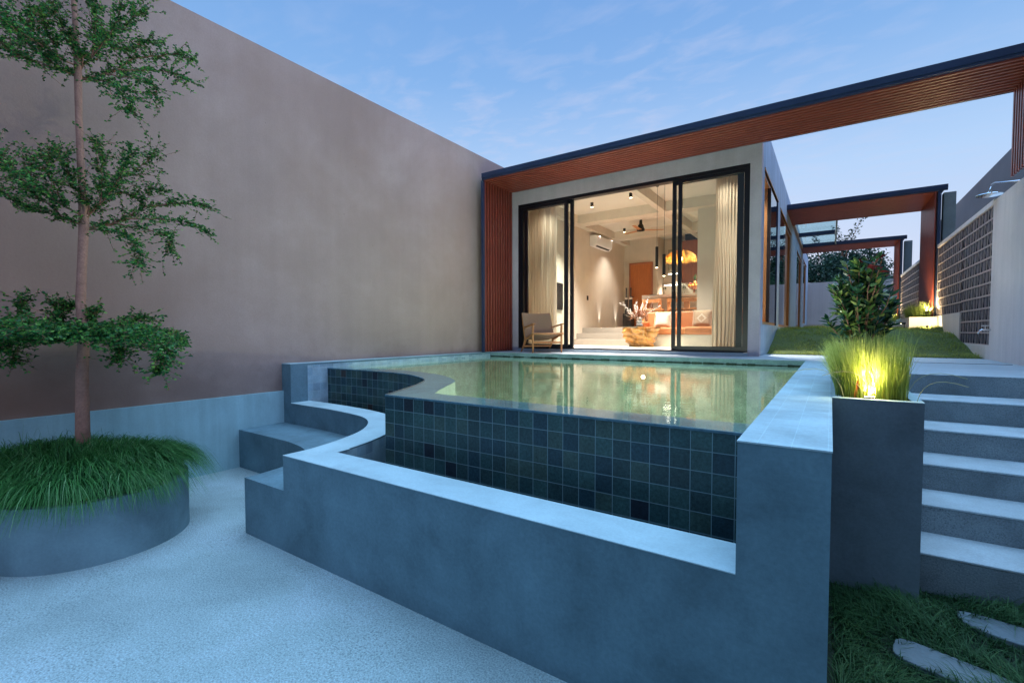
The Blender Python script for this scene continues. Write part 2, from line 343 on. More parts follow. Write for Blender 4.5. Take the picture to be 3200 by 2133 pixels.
def spot(name, loc, target, power, color=(1, .94, .87), size=70, blend=.6, rad=.03, parent=None):
    l = bpy.data.lights.new(name, 'SPOT'); l.energy = power; l.color = color; l.spot_size = R(size); l.spot_blend = blend; l.shadow_soft_size = rad
    o = bpy.data.objects.new(name, l); col.objects.link(o); o.location = loc
    o.rotation_euler = (Vector(target)-Vector(loc)).to_track_quat('-Z', 'Y').to_euler()
    if parent is not None: o.parent = parent; o.location = Vector(loc)-wloc(parent)
    return o
def point(name, loc, power, color=(1, .94, .87), rad=.05, parent=None):
    l = bpy.data.lights.new(name, 'POINT'); l.energy = power; l.color = color; l.shadow_soft_size = rad
    o = bpy.data.objects.new(name, l); col.objects.link(o); o.location = loc
    if parent is not None: o.parent = parent; o.location = Vector(loc)-wloc(parent)
    return o

# ------------------------------------------------------------------ key dimensions
ZC, WZ, ZL, ZB = 1.219, 1.135, .718, .453
X0, XI, XB, XS, Y0, YI = .011, -.279, -3.904, -3.335, 1.889, 2.163
XW, XP, YP = -5.93, -5.727, 3.368
YF, YH, XH = 7.606, 8.478, -.956
XR = 1.857
FI, FU, ZK = 1.285, 1.735, 4.60

# ------------------------------------------------------------------ ground
g = M(); g.add([(-60,-60,-.06),(60,-60,-.06),(60,90,-.06),(-60,90,-.06)], [(0,1,2,3)]); tag(g.build('ground', MT['soil']), kind='structure')
g = M(); g.box(XW+.01, .0, -6, 3.9, -.04, 0); tag(g.build('patio_floor', MT['patio']), kind='structure')

# ------------------------------------------------------------------ boundary wall on the left
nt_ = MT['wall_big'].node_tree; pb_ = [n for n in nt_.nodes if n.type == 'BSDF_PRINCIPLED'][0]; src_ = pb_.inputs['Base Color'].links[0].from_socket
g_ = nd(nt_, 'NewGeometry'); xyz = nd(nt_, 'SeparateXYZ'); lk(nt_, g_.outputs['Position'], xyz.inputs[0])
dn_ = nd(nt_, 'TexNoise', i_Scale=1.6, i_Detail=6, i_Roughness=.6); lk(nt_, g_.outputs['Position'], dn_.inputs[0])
hh_ = math_(nt_, 'SUBTRACT', xyz.outputs[2], math_(nt_, 'MULTIPLY', dn_.outputs[0], 1.5))   # shade painted dark into the wall colour above the plinth
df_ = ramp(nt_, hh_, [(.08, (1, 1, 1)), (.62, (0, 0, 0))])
shade_marks = mixc(nt_, math_(nt_, 'MULTIPLY', df_.outputs[0], .62), src_, (.15, .105, .095))
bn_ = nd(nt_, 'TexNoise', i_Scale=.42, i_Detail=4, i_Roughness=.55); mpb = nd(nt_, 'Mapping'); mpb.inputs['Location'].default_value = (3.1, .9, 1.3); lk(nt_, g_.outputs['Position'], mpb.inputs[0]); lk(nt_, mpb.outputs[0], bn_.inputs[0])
shade_marks = mixc(nt_, math_(nt_, 'MULTIPLY', ramp(nt_, bn_.outputs[0], [(.46, (0, 0, 0)), (.66, (1, 1, 1))]).outputs[0], .40), shade_marks, (.29, .19, .14))
yo_ = math_(nt_, 'ADD', xyz.outputs[1], math_(nt_, 'MULTIPLY', bn_.outputs[0], 3.0))      # warm brown glow painted into the first stretch of wall
shade_marks = mixc(nt_, math_(nt_, 'MULTIPLY', math_(nt_, 'MULTIPLY', ramp(nt_, math_(nt_, 'MULTIPLY', yo_, .2), [(.32, (1, 1, 1)), (.86, (0, 0, 0))]).outputs[0], ramp(nt_, math_(nt_, 'MULTIPLY', xyz.outputs[2], .2), [(.25, (1, 1, 1)), (.95, (.25, .25, .25))]).outputs[0]), .7), shade_marks, (.31, .155, .09))
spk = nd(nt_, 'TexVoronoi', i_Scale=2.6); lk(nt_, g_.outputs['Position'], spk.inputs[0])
shade_marks = mixc(nt_, math_(nt_, 'MULTIPLY', ramp(nt_, spk.outputs['Distance'], [(.010, (1, 1, 1)), (.022, (0, 0, 0))]).outputs[0], .7), shade_marks, (.08, .06, .06))
lk(nt_, shade_marks, pb_.inputs['Base Color'])
bw = thing('boundary_wall', 'tall taupe rendered wall running along the left side behind the tree', 'wall', (XW, 3, 0))
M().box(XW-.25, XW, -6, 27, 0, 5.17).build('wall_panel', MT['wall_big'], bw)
M().box(XW, XW+.035, -6, YP+.05, 0, .864).build('plinth', MT['plinth'], bw)

# ------------------------------------------------------------------ pool
def smooth(pts, n=8):
    P = [Vector(p) for p in pts]; out = []
    for i in range(len(P)-1):
        a, b, c, d = P[max(i-1,0)], P[i], P[i+1], P[min(i+2, len(P)-1)]
        for k in range(n):
            t = k/n; out.append(.5*((2*b)+(-a+c)*t+(2*a-5*b+4*c-d)*t*t+(-a+3*b-3*c+d)*t**3))
    out.append(P[-1]); return [(p[0], p[1]) for p in out]
ledge_out = smooth([(XS,Y0+.12),(-3.342,2.12),(-3.40,2.36),(-3.481,2.582),(-3.566,2.755),(-3.709,2.940),(-3.869,3.086),(-4.036,3.189),(-4.228,3.257),(-4.5,3.30),(-4.93,3.343),(-5.3,3.35),(XP,3.362)])
ledge_in = smooth([(-3.074,YI),(-3.115,2.359),(-3.17,2.557),(-3.266,2.791),(-3.42,3.03),(-3.62,3.24),(-3.85,3.40),(-4.08,3.491),(-4.368,3.556),(-4.743,3.600),(-5.2,3.625),(XP,3.63)])
tile_out = smooth([(-2.894,2.473),(-3.026,2.756),(-3.184,3.067),(-3.381,3.379),(-3.53,3.54),(-3.737,3.669),(-4.079,3.829),(-4.458,3.90),(-4.888,3.925),(-5.3,3.92),(XP,3.90)])
tile_in = smooth([(-2.66,2.787),(-2.80,3.0),(-2.97,3.30),(-3.12,3.56),(-3.30,3.74),(-3.521,3.90),(-3.80,4.06),(-4.078,4.159),(-4.40,4.23),(-4.689,4.262),(-5.2,4.27),(XP,4.26)])
YT = 2.473; YT2 = 2.787
pool = thing('swimming_pool', 'raised infinity pool with dark green tiled overflow wall and curved left edge', 'swimming pool', (-2.5, 5, 0))
# low surround walls of plaster
def band(a, b, z0, z1, mb=None):   # wall strip between two polylines of equal length
    mb = mb or M(); n = len(a); ring = a+b[::-1]
    return mb
def strip_wall(a, b, z0, z1):
    """solid between polyline a (outer) and b (inner); both same count"""
    mb = M(); n = len(a)
    vs = [(p[0],p[1],z1) for p in a]+[(p[0],p[1],z1) for p in b]+[(p[0],p[1],z0) for p in a]+[(p[0],p[1],z0) for p in b]
    fs = []; uv = []; ua = [0]; ub = [0]
    for i in range(n-1): ua.append(ua[-1]+math.dist(a[i], a[i+1])); ub.append(ub[-1]+math.dist(b[i], b[i+1]))
    for i in range(n-1):
        fs.append((i+1, i, n+i, n+i+1)); uv.append([a[i+1], a[i], b[i], b[i+1]])
        fs.append((i, i+1, 2*n+i+1, 2*n+i)); uv.append([(ua[i],z1),(ua[i+1],z1),(ua[i+1],z0),(ua[i],z0)])
        fs.append((n+i+1, n+i, 3*n+i, 3*n+i+1)); uv.append([(ub[i+1],z1),(ub[i],z1),(ub[i],z0),(ub[i+1],z0)])
    for e in (0, n-1):
        fs.append((e, n+e, 3*n+e, 2*n+e)); uv.append([(0,z1),(.3,z1),(.3,z0),(0,z0)])
    return mb.add(vs, fs, uv)
def resample(pts, n):
    L = [0]
    for i in range(len(pts)-1): L.append(L[-1]+math.dist(pts[i], pts[i+1]))
    out = []
    for k in range(n):
        s_ = L[-1]*k/(n-1); i = max(j for j in range(len(L)) if L[j] <= s_+1e-9); i = min(i, len(pts)-2)
        t = (s_-L[i])/max(1e-9, L[i+1]-L[i]); out.append((pts[i][0]+(pts[i+1][0]-pts[i][0])*t, pts[i][1]+(pts[i+1][1]-pts[i][1])*t))
    return out
NS = 60
lo, li = resample(ledge_out, NS), resample(ledge_in, NS)
# bench (lowest tier)
bench_edge = smooth([(XB,Y0+.12),(-3.925,2.15),(-3.965,2.30),(-4.08,2.50),(-4.25,2.64),(-4.45,2.72),(-4.75,2.775),(-5.1,2.795),(-5.6,2.80),(XW+.036,2.80)])
bench = M(); bench.prism(bench_edge + [(XW+.036, 3.42), (XP, 3.40), (-5.3, 3.38), (-4.93, 3.37), (-4.5, 3.33), (-4.228, 3.285), (-4.036, 3.22), (-3.869, 3.12), (-3.70, 2.96), (-3.55, 2.765), (-3.46, 2.59), (-3.37, 2.36), (-3.335, 2.10), (XS, Y0+.12)][::1], 0, ZB)
bench.build('bench', MT['plaster'], pool)
# front wall
fw = M(); fw.box(XS, XI, Y0, YI, 0, ZL); fw.box(XI, X0, Y0, 5.79, 0, ZC-.03); fw.box(XI, X0, 5.79, YF, 0, ZC-.03)
YB_ = Y0+.12; pf = [(XB,0),(X0,0),(X0,ZC-.006),(XI,ZC-.006),(XI,ZL-.004),(XS,ZL-.004),(XS,ZB),(XB,ZB)]
fwall = M(); fwall.add([(p[0],Y0,p[1]) for p in pf]+[(p[0],YB_,p[1]) for p in pf], [tuple(range(8)), tuple(range(15,7,-1))]+[((k+1)%8, k, 8+k, 8+(k+1)%8) for k in range(8)])
fwall.build('front_wall', MT['plaster'], pool)
M().prism([(-3.34, YB_), (XI, YB_), (XI, YI), (-3.074, YI), (-3.1, 2.30), (-3.3, 2.30)], 0, ZL-.005).build('front_wall_core', MT['plaster'], pool)
M().box(XI, X0, YB_, YF, 0, ZC-.006).build('right_wall', MT['plaster'], pool)
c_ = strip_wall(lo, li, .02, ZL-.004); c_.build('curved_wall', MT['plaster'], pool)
# thin plaster tops, sky light put into their lighter colour
t_ = M(); t_.prism([(XS-.001, Y0-.0015), (XI, Y0-.0015), (XI, YI), (-3.074, YI), (-3.08, YI+.12), (-3.30, YI+.1), (XS-.001, YB_+.02)], ZL-.0045, ZL); t_.build('front_wall_top', MT['plaster_lit'], pool)
t_ = strip_wall(lo, li, ZL-.0042, ZL+.0005); t_.build('curved_wall_top', MT['plaster_lit'], pool)
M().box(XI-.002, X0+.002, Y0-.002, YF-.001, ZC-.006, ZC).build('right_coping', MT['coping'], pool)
M().box(XW, XP, YP, 8.47, 0, ZC-.006).build('left_wall', MT['plaster'], pool)
M().box(XW+.001, XP+.002, YP-.002, YF+.85, ZC-.006, ZC-.001).build('left_coping', MT['coping'], pool)
M().box(XP+.0005, XP+.004, 3.60, YF, .3, ZC-.03).build('left_wall_tile', MT['tile_light'], pool)
# inner tiled skin of the channel
tli = M(); n = len(li); u = 0
vs = [(p[0]+.0, p[1], ZL-.01) for p in li]+[(p[0], p[1], .2) for p in li]; fs = []; uv = []
for i in range(n-1):
    l = math.dist(li[i], li[i+1]); fs.append((i, i+1, n+i+1, n+i)); uv.append([(u,ZL),(u+l,ZL),(u+l,.2),(u,.2)]); u += l
off = [(p[0]+.003, p[1]+.003) for p in li]; vs = [(p[0],p[1],ZL-.012) for p in off]+[(p[0],p[1],.2) for p in off]
tli.add(vs, fs, uv).build('channel_tiles', MT['tile_light'], pool)
M().box(-3.05, XI, YI, YI+.004, .2, ZL-.012).build('channel_front_tiles', MT['tile_light'], pool)
M().prism([(XI, YI), (XI, YT), (-2.894, YT)]+[(p[0], p[1]) for p in tile_out]+[(p[0], p[1]) for p in ledge_in[::-1]], .19, .20).build('channel_floor', MT['tile'], pool)
# dark tiled overflow wall
to, ti = resample(tile_out, 50), resample(tile_in, 50)
WT = WZ-.010
iw = M(); iw.box(-2.66, XI, YT, YT2, .1, WT-.002)
n = len(to); u0 = 0
# front face with uv
fr_ = M()
fr_.add([(-2.894,YT,.1),(XI,YT,.1),(XI,YT,WT),(-2.894,YT,WT)], [(0,1,2,3)], [[(0,.1-WT),(2.615,.1-WT),(2.615,0),(0,0)]])
u = 0; 
for i in range(n-1):
    l = math.dist(to[i], to[i+1]); a, b = to[i], to[i+1]
    fr_.add([(b[0],b[1],.1),(a[0],a[1],.1),(a[0],a[1],WT),(b[0],b[1],WT)], [(0,1,2,3)], [[(-u-l,.1-WT),(-u,.1-WT),(-u,0),(-u-l,0)]]); u += l
fr_.build('overflow_wall_tiles', MT['tile'], pool)
# weir top
wt = M(); full_o = [(XI, YT), (-2.894, YT)]; full_i = [(XI, YT2), (-2.66, YT2)]
wt.add([(XI,YT,WT),(XI,YT2,WT),(-2.66,YT2,WT),(-2.894,YT,WT)], [(0,1,2,3)])
for i in range(n-1):
    wt.add([(to[i][0],to[i][1],WT),(ti[i][0],ti[i][1],WT),(ti[i+1][0],ti[i+1][1],WT),(to[i+1][0],to[i+1][1],WT)], [(0,1,2,3)])
wt.build('weir_top', MT['weir'], pool)
lip = M()
edge = [(XI-.002, YT)]+to
for i in range(len(edge)-1):
    lip.beam((edge[i][0],edge[i][1],WT+.001), (edge[i+1][0],edge[i+1][1],WT+.001), .010, .016)
lip.build('weir_lip', MT['lip'], pool, bevel=.003)
# basin
bs = M(); zf = .25
bs.add([(XI,YT2,zf),(XI,YF,zf),(XP,YF,zf)]+[(p[0],p[1],zf) for p in tile_in[::-1]], [tuple(range(3+len(tile_in)))])
bs.add([(XI-.004,YT2,zf),(XI-.004,YF,zf),(XI-.004,YF,WZ-.04),(XI-.004,YT2,WZ-.04)], [(3,2,1,0)])
bs.add([(XP+.006,4.2,zf),(XP+.006,YF,zf),(XP+.006,YF,WZ-.04),(XP+.006,4.2,WZ-.04)], [(0,1,2,3)])
bs.add([(XP,YF-.003,zf),(XI,YF-.003,zf),(XI,YF-.003,WZ-.04),(XP,YF-.003,WZ-.04)], [(0,1,2,3)])
bs.add([(XI,YT2,zf),(-2.66,YT2,zf),(-2.66,YT2,WT),(XI,YT2,WT)], [(0,1,2,3)])
for i in range(n-1):
    a, b = ti[i], ti[i+1]; bs.add([(a[0],a[1],zf),(b[0],b[1],zf),(b[0],b[1],WT),(a[0],a[1],WT)], [(0,1,2,3)])
bs.build('basin', MT['tile_basin'], pool)
# waterline band (upper inside faces, stone)
wl = M(); wl.add([(XP,YF-.004,WZ-.05),(XI,YF-.004,WZ-.05),(XI,YF-.004,ZC-.004),(XP,YF-.004,ZC-.004)], [(0,1,2,3)])
MT['waterline'] = surf('waterline_stone', (.22, .35, .36), var=.3, scale=5, fine=50, fineamt=.2)
wl.build('waterline_band', MT['waterline'], pool)
alg = M()
xs_ = XP+.02
while xs_ < XI-.05:
    w_ = random.uniform(.03, .16); h_ = random.uniform(.004, .022); alg.box(xs_, xs_+w_, YF-.010, YF-.004, WZ-.01, WZ+h_); xs_ += w_*.8
alg.build('algae_line', plain('algae', (.020, .050, .035), .6, .3, noise=.4, nscale=30), pool)
# water
wm, wnt, wfr, wgl = glassmat('pool_water', (.84, .94, .86), 1.333, .045, 1.0)
wg = nd(wnt, 'NewGeometry'); wmap = nd(wnt, 'Mapping'); wmap.inputs['Scale'].default_value = (1.0, 2.2, 1); wmap.inputs['Rotation'].default_value = (0,0,R(25)); lk(wnt, wg.outputs['Position'], wmap.inputs[0])
wn = nd(wnt, 'TexNoise', i_Scale=4.5, i_Detail=3, i_Distortion=.4); lk(wnt, wmap.outputs[0], wn.inputs[0])
wb = nd(wnt, 'Bump', i_Strength=.05, i_Distance=.02); lk(wnt, wn.outputs[0], wb.inputs['Height']); lk(wnt, wb.outputs[0], wgl.inputs['Normal']); lk(wnt, wb.outputs[0], wfr.inputs['Normal'])
water = M(); water.add([(XI,YT,WZ),(XI,YF-.005,WZ),(XP+.005,YF-.005,WZ)]+[(p[0],p[1],WZ) for p in to[::-1]], [tuple(range(3+len(to)))])
tag(water.build('pool_water', wm), kind='structure')
# pool lamps
pls = [((-2.55, YF-.03, .88), (-2.55, 5.0, .5), 'round white pool lamp glowing under the house edge of the pool'),
       ((XI-.03, 4.55, .86), (-2.5, 4.4, .6), 'round white pool lamp glowing on the right side of the pool'),
       ((-1.25, YT2+.03, .80), (-1.3, 5.0, .5), 'round pool lamp low on the inside of the tiled overflow wall'),
       ((-3.0, 3.45, .78), (-3.8, 6.2, .5), 'round pool lamp inside the curved corner of the pool wall')]
for k, (p, t, lab) in enumerate(pls):
    d = (Vector(t)-Vector(p)); d.z = 0; d.normalize()
    d = d; pl = thing('pool_lamp', lab, 'pool lamp', p, group='underwater lamps in the pool')
    M().tube([Vector(p)-d*.02, Vector(p)+d*.006], .055, 20).build('ring', MT['chrome'], pl)
    M().tube([Vector(p)+d*.005, Vector(p)+d*.012], .035, 20).build('lens', MT['poolglow'], pl)
    spot('pool_lamp_light', Vector(p)+d*.03, Vector(p)+d*2-Vector((0,0,.12)), (190, 260, 230, 180)[k], (1., 1., .88), 165, .8, .04, pl)

# ------------------------------------------------------------------ deck, stairs, tall planter
dk = M(); dk.box(XP, XR, YF, YH, .9, ZC); dk.box(X0, XR, 5.79, YF, .9, ZC); dk.box(XH, XR, YH, 9.55, .9, ZC); tag(dk.build('pool_deck', MT['deck']), kind='structure')
dr = thing('drain_channel', 'thin dark drain slot across the stone deck before the shower wall', 'drain', (1.3, 7.94, ZC))
M().box(.90, 1.80, 7.925, 7.95, ZC, ZC+.004).build('grate', MT['black_matte'], dr)
sts = thing('garden_stairs', 'grey exposed aggregate stairs beside the tall planter box', 'stairs', (1.1, 4.5, 0))
ys = [5.79, 5.30, 4.82, 4.39, 3.99, 3.60]
for k in range(1, 6):
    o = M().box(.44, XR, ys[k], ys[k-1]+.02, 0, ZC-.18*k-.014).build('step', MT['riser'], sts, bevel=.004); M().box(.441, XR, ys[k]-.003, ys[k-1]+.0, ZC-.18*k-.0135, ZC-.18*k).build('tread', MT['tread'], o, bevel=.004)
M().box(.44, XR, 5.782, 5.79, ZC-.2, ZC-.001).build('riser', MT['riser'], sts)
pb = thing('tall_planter', 'tall dark grey square planter box beside the stairs, holding lit grass', 'planter', (.22, 4.6, 0))
XQ = .440; YQ = 3.42
pm = M(); pm.box(X0+.004, XQ, YQ, YQ+.05, 0, ZC); pm.box(X0+.004, X0+.05, YQ+.05, 5.78, 0, ZC); pm.box(XQ-.05, XQ, YQ+.05, 5.78, 0, ZC)
MT['planter'] = surf('planter_plaster', (.18, .225, .255), var=.36, scale=1.6, fine=70, fineamt=.10, streak=.05, bump=.1)
pm.build('box', MT['planter'], pb)
M().box(X0+.05, XQ-.05, YQ+.05, 5.78, 1.0, ZC-.02).build('soil', MT['soil'], pb)
rim = M(); rim.box(X0+.003, XQ+.001, YQ-.001, YQ+.05, ZC, ZC+.004); rim.box(XQ-.05, XQ+.001, YQ+.05, 5.78, ZC, ZC+.004); rim.box(X0+.003, X0+.05, YQ+.05, 5.78, ZC, ZC+.004); rim.build('rim', MT['plaster_lit'], pb)

# right lower garden
GZ = .10
gl = M(); gl.box(X0, 6, -6, 3.62, -.05, GZ-.012); tag(gl.build('lower_lawn_soil', MT['turf_dark']), kind='structure')
stones = [((.90, 3.28), .32, .10, -12), ((.50, 2.80), .24, .10, -16), ((.74, 2.25), .30, .12, -8)]
for i, (c, w, h, a) in enumerate(stones):
    pts = []
    for k in range(18):
        t = 2*math.pi*k/18; rr = 1+.05*math.sin(3*t+i)
        x = w*rr*math.copysign(abs(math.cos(t))**.55, math.cos(t)); y = h*rr*math.copysign(abs(math.sin(t))**.55, math.sin(t))
        pts.append((c[0]+x*math.cos(R(a))-y*math.sin(R(a)), c[1]+x*math.sin(R(a))+y*math.cos(R(a))))
    o = M().prism(pts, GZ-.05, GZ+.012).build('stepping_stone', MT['planter'], bevel=.006)
    tag(o, ('grey stepping stone in the grass nearest the stairs', 'grey stepping stone in the grass below the one by the stairs', 'grey stepping stone at the bottom edge of the grass')[i], 'stepping stone', 'stepping stones in the lower grass')

# ------------------------------------------------------------------ right side walls
rw = thing('shower_wall', 'pale plastered wall on the right carrying the shower and tap', 'wall', (1.95, 5, 0))
M().box(XR, 2.05, -2, 9.26, 0, 3.44).build('wall_panel', MT['wall_right'], rw)
sw = thing('screen_wall', 'long garden wall filled with patterned breeze blocks on the right', 'wall', (1.95, 16, 1))
XF = 1.872
tp = M(); tp.box(XF-.012, 2.05, 9.26, 26.2, 3.40, 3.47); tp.build('top_beam', MT['wall_right'], sw)
lw = M(); lw.box(XF-.012, 2.05, 9.26, 11.15, .9, 1.42); lw.box(XF-.016, 2.05, 11.15, 26.2, .9, 1.95); lw.build('base_wall', MT['wall_right'], sw)
def blocks(y0, y1, z0, z1):
    mb = M(); s_ = .18; ny = max(1, round((y1-y0)/s_)); nz = max(1, round((z1-z0)/s_)); sy = (y1-y0)/ny; sz = (z1-z0)/nz
    x0, x1 = XF, XF+.010; core = M(); fin = M()
    for j in range(nz+1):
        zz = z0+j*sz; mb.box(x0, x1, y0, y1, zz-.013, zz+.013)
    for i in range(ny+1):
        yy = y0+i*sy; mb.box(x0+.002, x1-.002, yy-.007, yy+.007, z0, z1)
    for j in range(nz+1):
        zz = z0+j*sz; core.box(x1+.001, x1+.09, y0, y1, zz-.010, zz+.010)
    for i in range(ny+1):
        yy = y0+i*sy; core.box(x1+.001, x1+.088, yy-.006, yy+.006, z0, z1)
    for i in range(ny):
        for j in range(nz):
            ya, yb, za, zb = y0+i*sy+.009, y0+(i+1)*sy-.009, z0+j*sz+.009, z0+(j+1)*sz-.009
            ym, zm = (ya+yb)/2, (za+zb)/2
            q0, q1 = x0+.002, x0+.020
            if (i+j) % 2:      # slanting fin
                fin.add([(q0,ya,za),(q0,ya+.035,za),(q0,yb,zb),(q0,yb-.035,zb),(q1,ya,za),(q1,ya+.035,za),(q1,yb,zb),(q1,yb-.035,zb)], [(0,1,2,3),(7,6,5,4),(0,4,5,1),(1,5,6,2),(2,6,7,3),(3,7,4,0)])
            else:              # pointed fin
                fin.add([(q0,ym-.012,za),(q0,ym+.012,za),(q0,yb-.01,zm),(q0,ym+.012,zb),(q0,ym-.012,zb),(q1,ym-.012,za),(q1,ym+.012,za),(q1,yb-.01,zm),(q1,ym+.012,zb),(q1,ym-.012,zb)],
                       [(0,1,2,3,4),(9,8,7,6,5),(1,6,7,2),(2,7,8,3),(0,4,9,5)])
    o = mb.build('breeze_block_panel', MT['screen'], sw); core.build('block_cavities', MT['cavity'], o); fin.build('block_fins', MT['fin'], o)
M().box(2.0, 2.05, 9.26, 26.2, 1.42, 3.40).build('added_back_panel', plain('opening_shade', (.06, .055, .06), .9, .1), sw)  # dark sheet added behind the blocks to keep the openings dark
blocks(11.15, 13.45, 1.95, 3.40)
blocks(9.26, 11.15, 1.42, 3.40)
blocks(15.50, 19.95, 1.95, 3.40)
blocks(21.45, 26.2, 1.95, 3.40)
M().box(XF+.001, 1.99, 13.45, 15.5, 1.95, 3.40).build('infill_panel', MT['wall_right'], sw)
M().box(XF+.001, 1.99, 19.95, 21.45, 1.95, 3.40).build('infill_panel', MT['wall_right'], sw)
nb = thing('neighbour_wall', 'tall dark grey neighbouring wall rising behind the breeze block wall', 'wall', (3.3, 12, 0))
M().box(3.2, 3.45, -3, 25.3, 0, 5.62).build('wall_panel', MT['neighbour'], nb)
fwl = thing('far_wall', 'low pale wall closing the far end of the garden passage under the trees', 'wall', (0, 26.4, 1))
M().box(XH-.2, 3.2, 26.3, 26.5, .9, 3.92).build('wall_panel', MT['far_wall'], fwl)
M().box(XH, 1.6, 23.0, 23.5, 1.2, 1.90).build('kerb', MT['far_wall'], fwl)
M().box(XH, 1.6, 23.5, 26.3, 1.2, 1.80).build('floor_slab', MT['far_wall'], fwl)

# shower + tap
sh = thing('garden_shower', 'round chrome rain shower head on a bent arm from the right wall', 'shower', (XR, 8.4, 3.4))
sp_ = pix(3046, 607, 6.55); arm0 = Vector((XR, 7.35, 3.30))
hz = sp_.z
pts = [pix(3290, 560, 5.6), pix(3200, 563.5, 5.85), pix(3130, 570, 6.2), pix(3110, 571, 6.35), pix(3099, 577, 6.46), pix(3094, 588, 6.52), pix(3092.5, 601, 6.55)]
M().tube(pts, .011, 12).build('arm', MT['chrome'], sh, smooth=True)
hc = pix(3092.5, 606, 6.55)
M().lathe((hc.x, hc.y, hc.z-.022), [(.135, 0), (.145, .006), (.14, .014), (.03, .024), (.022, .05), (.012, .06)], 32).build('shower_head', MT['chrome'], sh, smooth=False)
tpo = thing('garden_tap', 'small chrome tap on the wall edge above the lawn', 'tap', (XR, 9.18, 1.64))
M().tube([(XR,9.18,1.64),(XR-.09,9.18,1.64),(XR-.12,9.18,1.62),(XR-.13,9.18,1.585)], [.014,.014,.013,.012], 10).build('spout', MT['chrome'], tpo, smooth=True)
M().tube([(XR-.06,9.18,1.65),(XR-.06,9.18,1.70)], .008, 8).build('stem', MT['chrome'], tpo); M().tube([(XR-.10,9.18,1.70),(XR-.02,9.18,1.70)], .008, 8).build('handle', MT['chrome'], tpo)

# ------------------------------------------------------------------ pergola frames
def pergola(label, ya, yb, zt, x_l, x_r, leg_bottom, leg_in, fas=.125, pitch=.093, left_leg=None):
    t = thing('timber_pergola', label, 'pergola', ((x_l+x_r)/2, ya, zt), group='timber slatted pergola frames across the garden')
    fz = zt+fas
    f = M(); f.box(x_l, x_r+.10, ya-.05, ya, zt+.018, fz+.0); f.box(x_l, x_r+.10, ya-.062, ya-.05, zt+.05, fz+.012); f.build('front_fascia', MT['steel'], t)
    M().box(x_l, x_r+.07, ya+.001, yb-.001, zt+.066, zt+.074).build('backing_board', MT['black'], t)
    b = M(); b.box(x_l, x_r+.08, ya, yb, zt+.075, zt+.09); b.box(x_l, x_r+.08, yb, yb+.04, zt+.02, fz-.01); b.build('roof_deck', MT['steel'], t)
    s_ = M(); n = int(round((yb-ya)/pitch)); p = (yb-ya)/n
    for k in range(n): s_.box(x_l, x_r-.02, ya+k*p+.006, ya+k*p+p*.50, zt, zt+.030)
    s_.build('soffit_slats', MT['slat'], t)
    def leg(xi, sgn, zb, name):
        # slats stand in front of a dark backing panel; xi is the inner face
        m_ = M()
        for k in range(n): m_.box(min(xi, xi+sgn*.026), max(xi, xi+sgn*.026), ya+k*p+.006, ya+k*p+p*.55, zb, zt-.001)
        m_.build(name, MT['slat_y'], t)
        q = M(); a_, b_ = xi+sgn*.042, xi+sgn*.07; q.box(min(a_,b_), max(a_,b_), ya+.002, yb-.002, zb+.02, zt+.05)
        a_, b_ = xi+sgn*.0, xi+sgn*.09; q.build('backing_panel', MT['black'], t)
        if name == 'leg_slats':
            w_ = M(); w_.box(xi+.045, xi+.10, ya-.04, ya-.005, zb, zt+.01); w_.build('edge_post', MT['steel'], t)
    leg(leg_in, 1, leg_bottom, 'leg_slats')
    if left_leg is not None: leg(left_leg, -1, ZC+.01, 'side_slats')
    return t
p1 = pergola('long slatted timber pergola frame nearest, reaching from the left wall to the right wall', 7.45, 8.455, 4.60, XP-.03, 1.86, 3.55, 1.83, left_leg=XP)
M().box(XP-.05, XP+.0, 7.40, 7.45, ZC, 4.60).build('edge_post', MT['steel'], p1)
p2 = pergola('middle slatted timber pergola frame standing on the lit planter', 13.50, 15.45, 4.60, XH, 1.90, 1.93, 1.80)
p3 = pergola('smallest farthest slatted timber pergola frame near the far wall', 19.95, 21.40, 4.62, XH, 1.90, 1.95, 1.80)
for y, lab in ((13.62, 'grey concrete pier behind the middle pergola frame'), (20.1, 'grey concrete pier behind the farthest pergola frame')):
    tag(M().box(1.96, 2.16, y, y+.22, 3.47, 4.60).build('concrete_pier', MT['column']), lab, 'pier', 'concrete piers on the screen wall')
    # timber batten between leg and wall
gc = thing('glass_canopy', 'clear glass canopy with dark beams between the two rear pergola frames', 'canopy', (-.3, 17.8, 4.72))
M().box(XH+.01, .05, 15.0, 20.3, 4.735, 4.75).build('glass_pane', MT['glass_roof'], gc)
M().box(XH+.01, .05, 17.45, 17.62, 4.62, 4.73).build('beam', MT['steel'], gc)
M().box(.055, .10, 15.5, 19.9, 4.66, 4.75).build('edge_rail', MT['house_side'], gc)
M().box(XH+.001, XH+.06, 15.5, 19.9, 4.60, 4.70).build('wall_rail', MT['wood_frame'], gc)
g2 = thing('glass_roof_sheet', 'thin glass sheet resting on the near pergola above the house front', 'glass sheet', (-3.3, 7.9, 4.75))
M().box(XP-.1, XH-.02, 7.47, 8.45, 4.752, 4.762).build('pane', MT['glass_roof'], g2)

# ------------------------------------------------------------------ house
ho = thing('house', 'single storey grey plastered house with a wide glazed front and lit interior', 'house', (-3.3, 8.5, 1.2))
fa = M()
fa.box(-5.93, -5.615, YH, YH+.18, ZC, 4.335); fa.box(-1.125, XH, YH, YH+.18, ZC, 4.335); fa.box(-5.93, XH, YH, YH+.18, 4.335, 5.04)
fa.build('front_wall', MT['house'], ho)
M().box(-5.615, -1.125, YH-.03, YH+.2, ZC, FI-.012).build('door_sill', MT['deck'], ho)
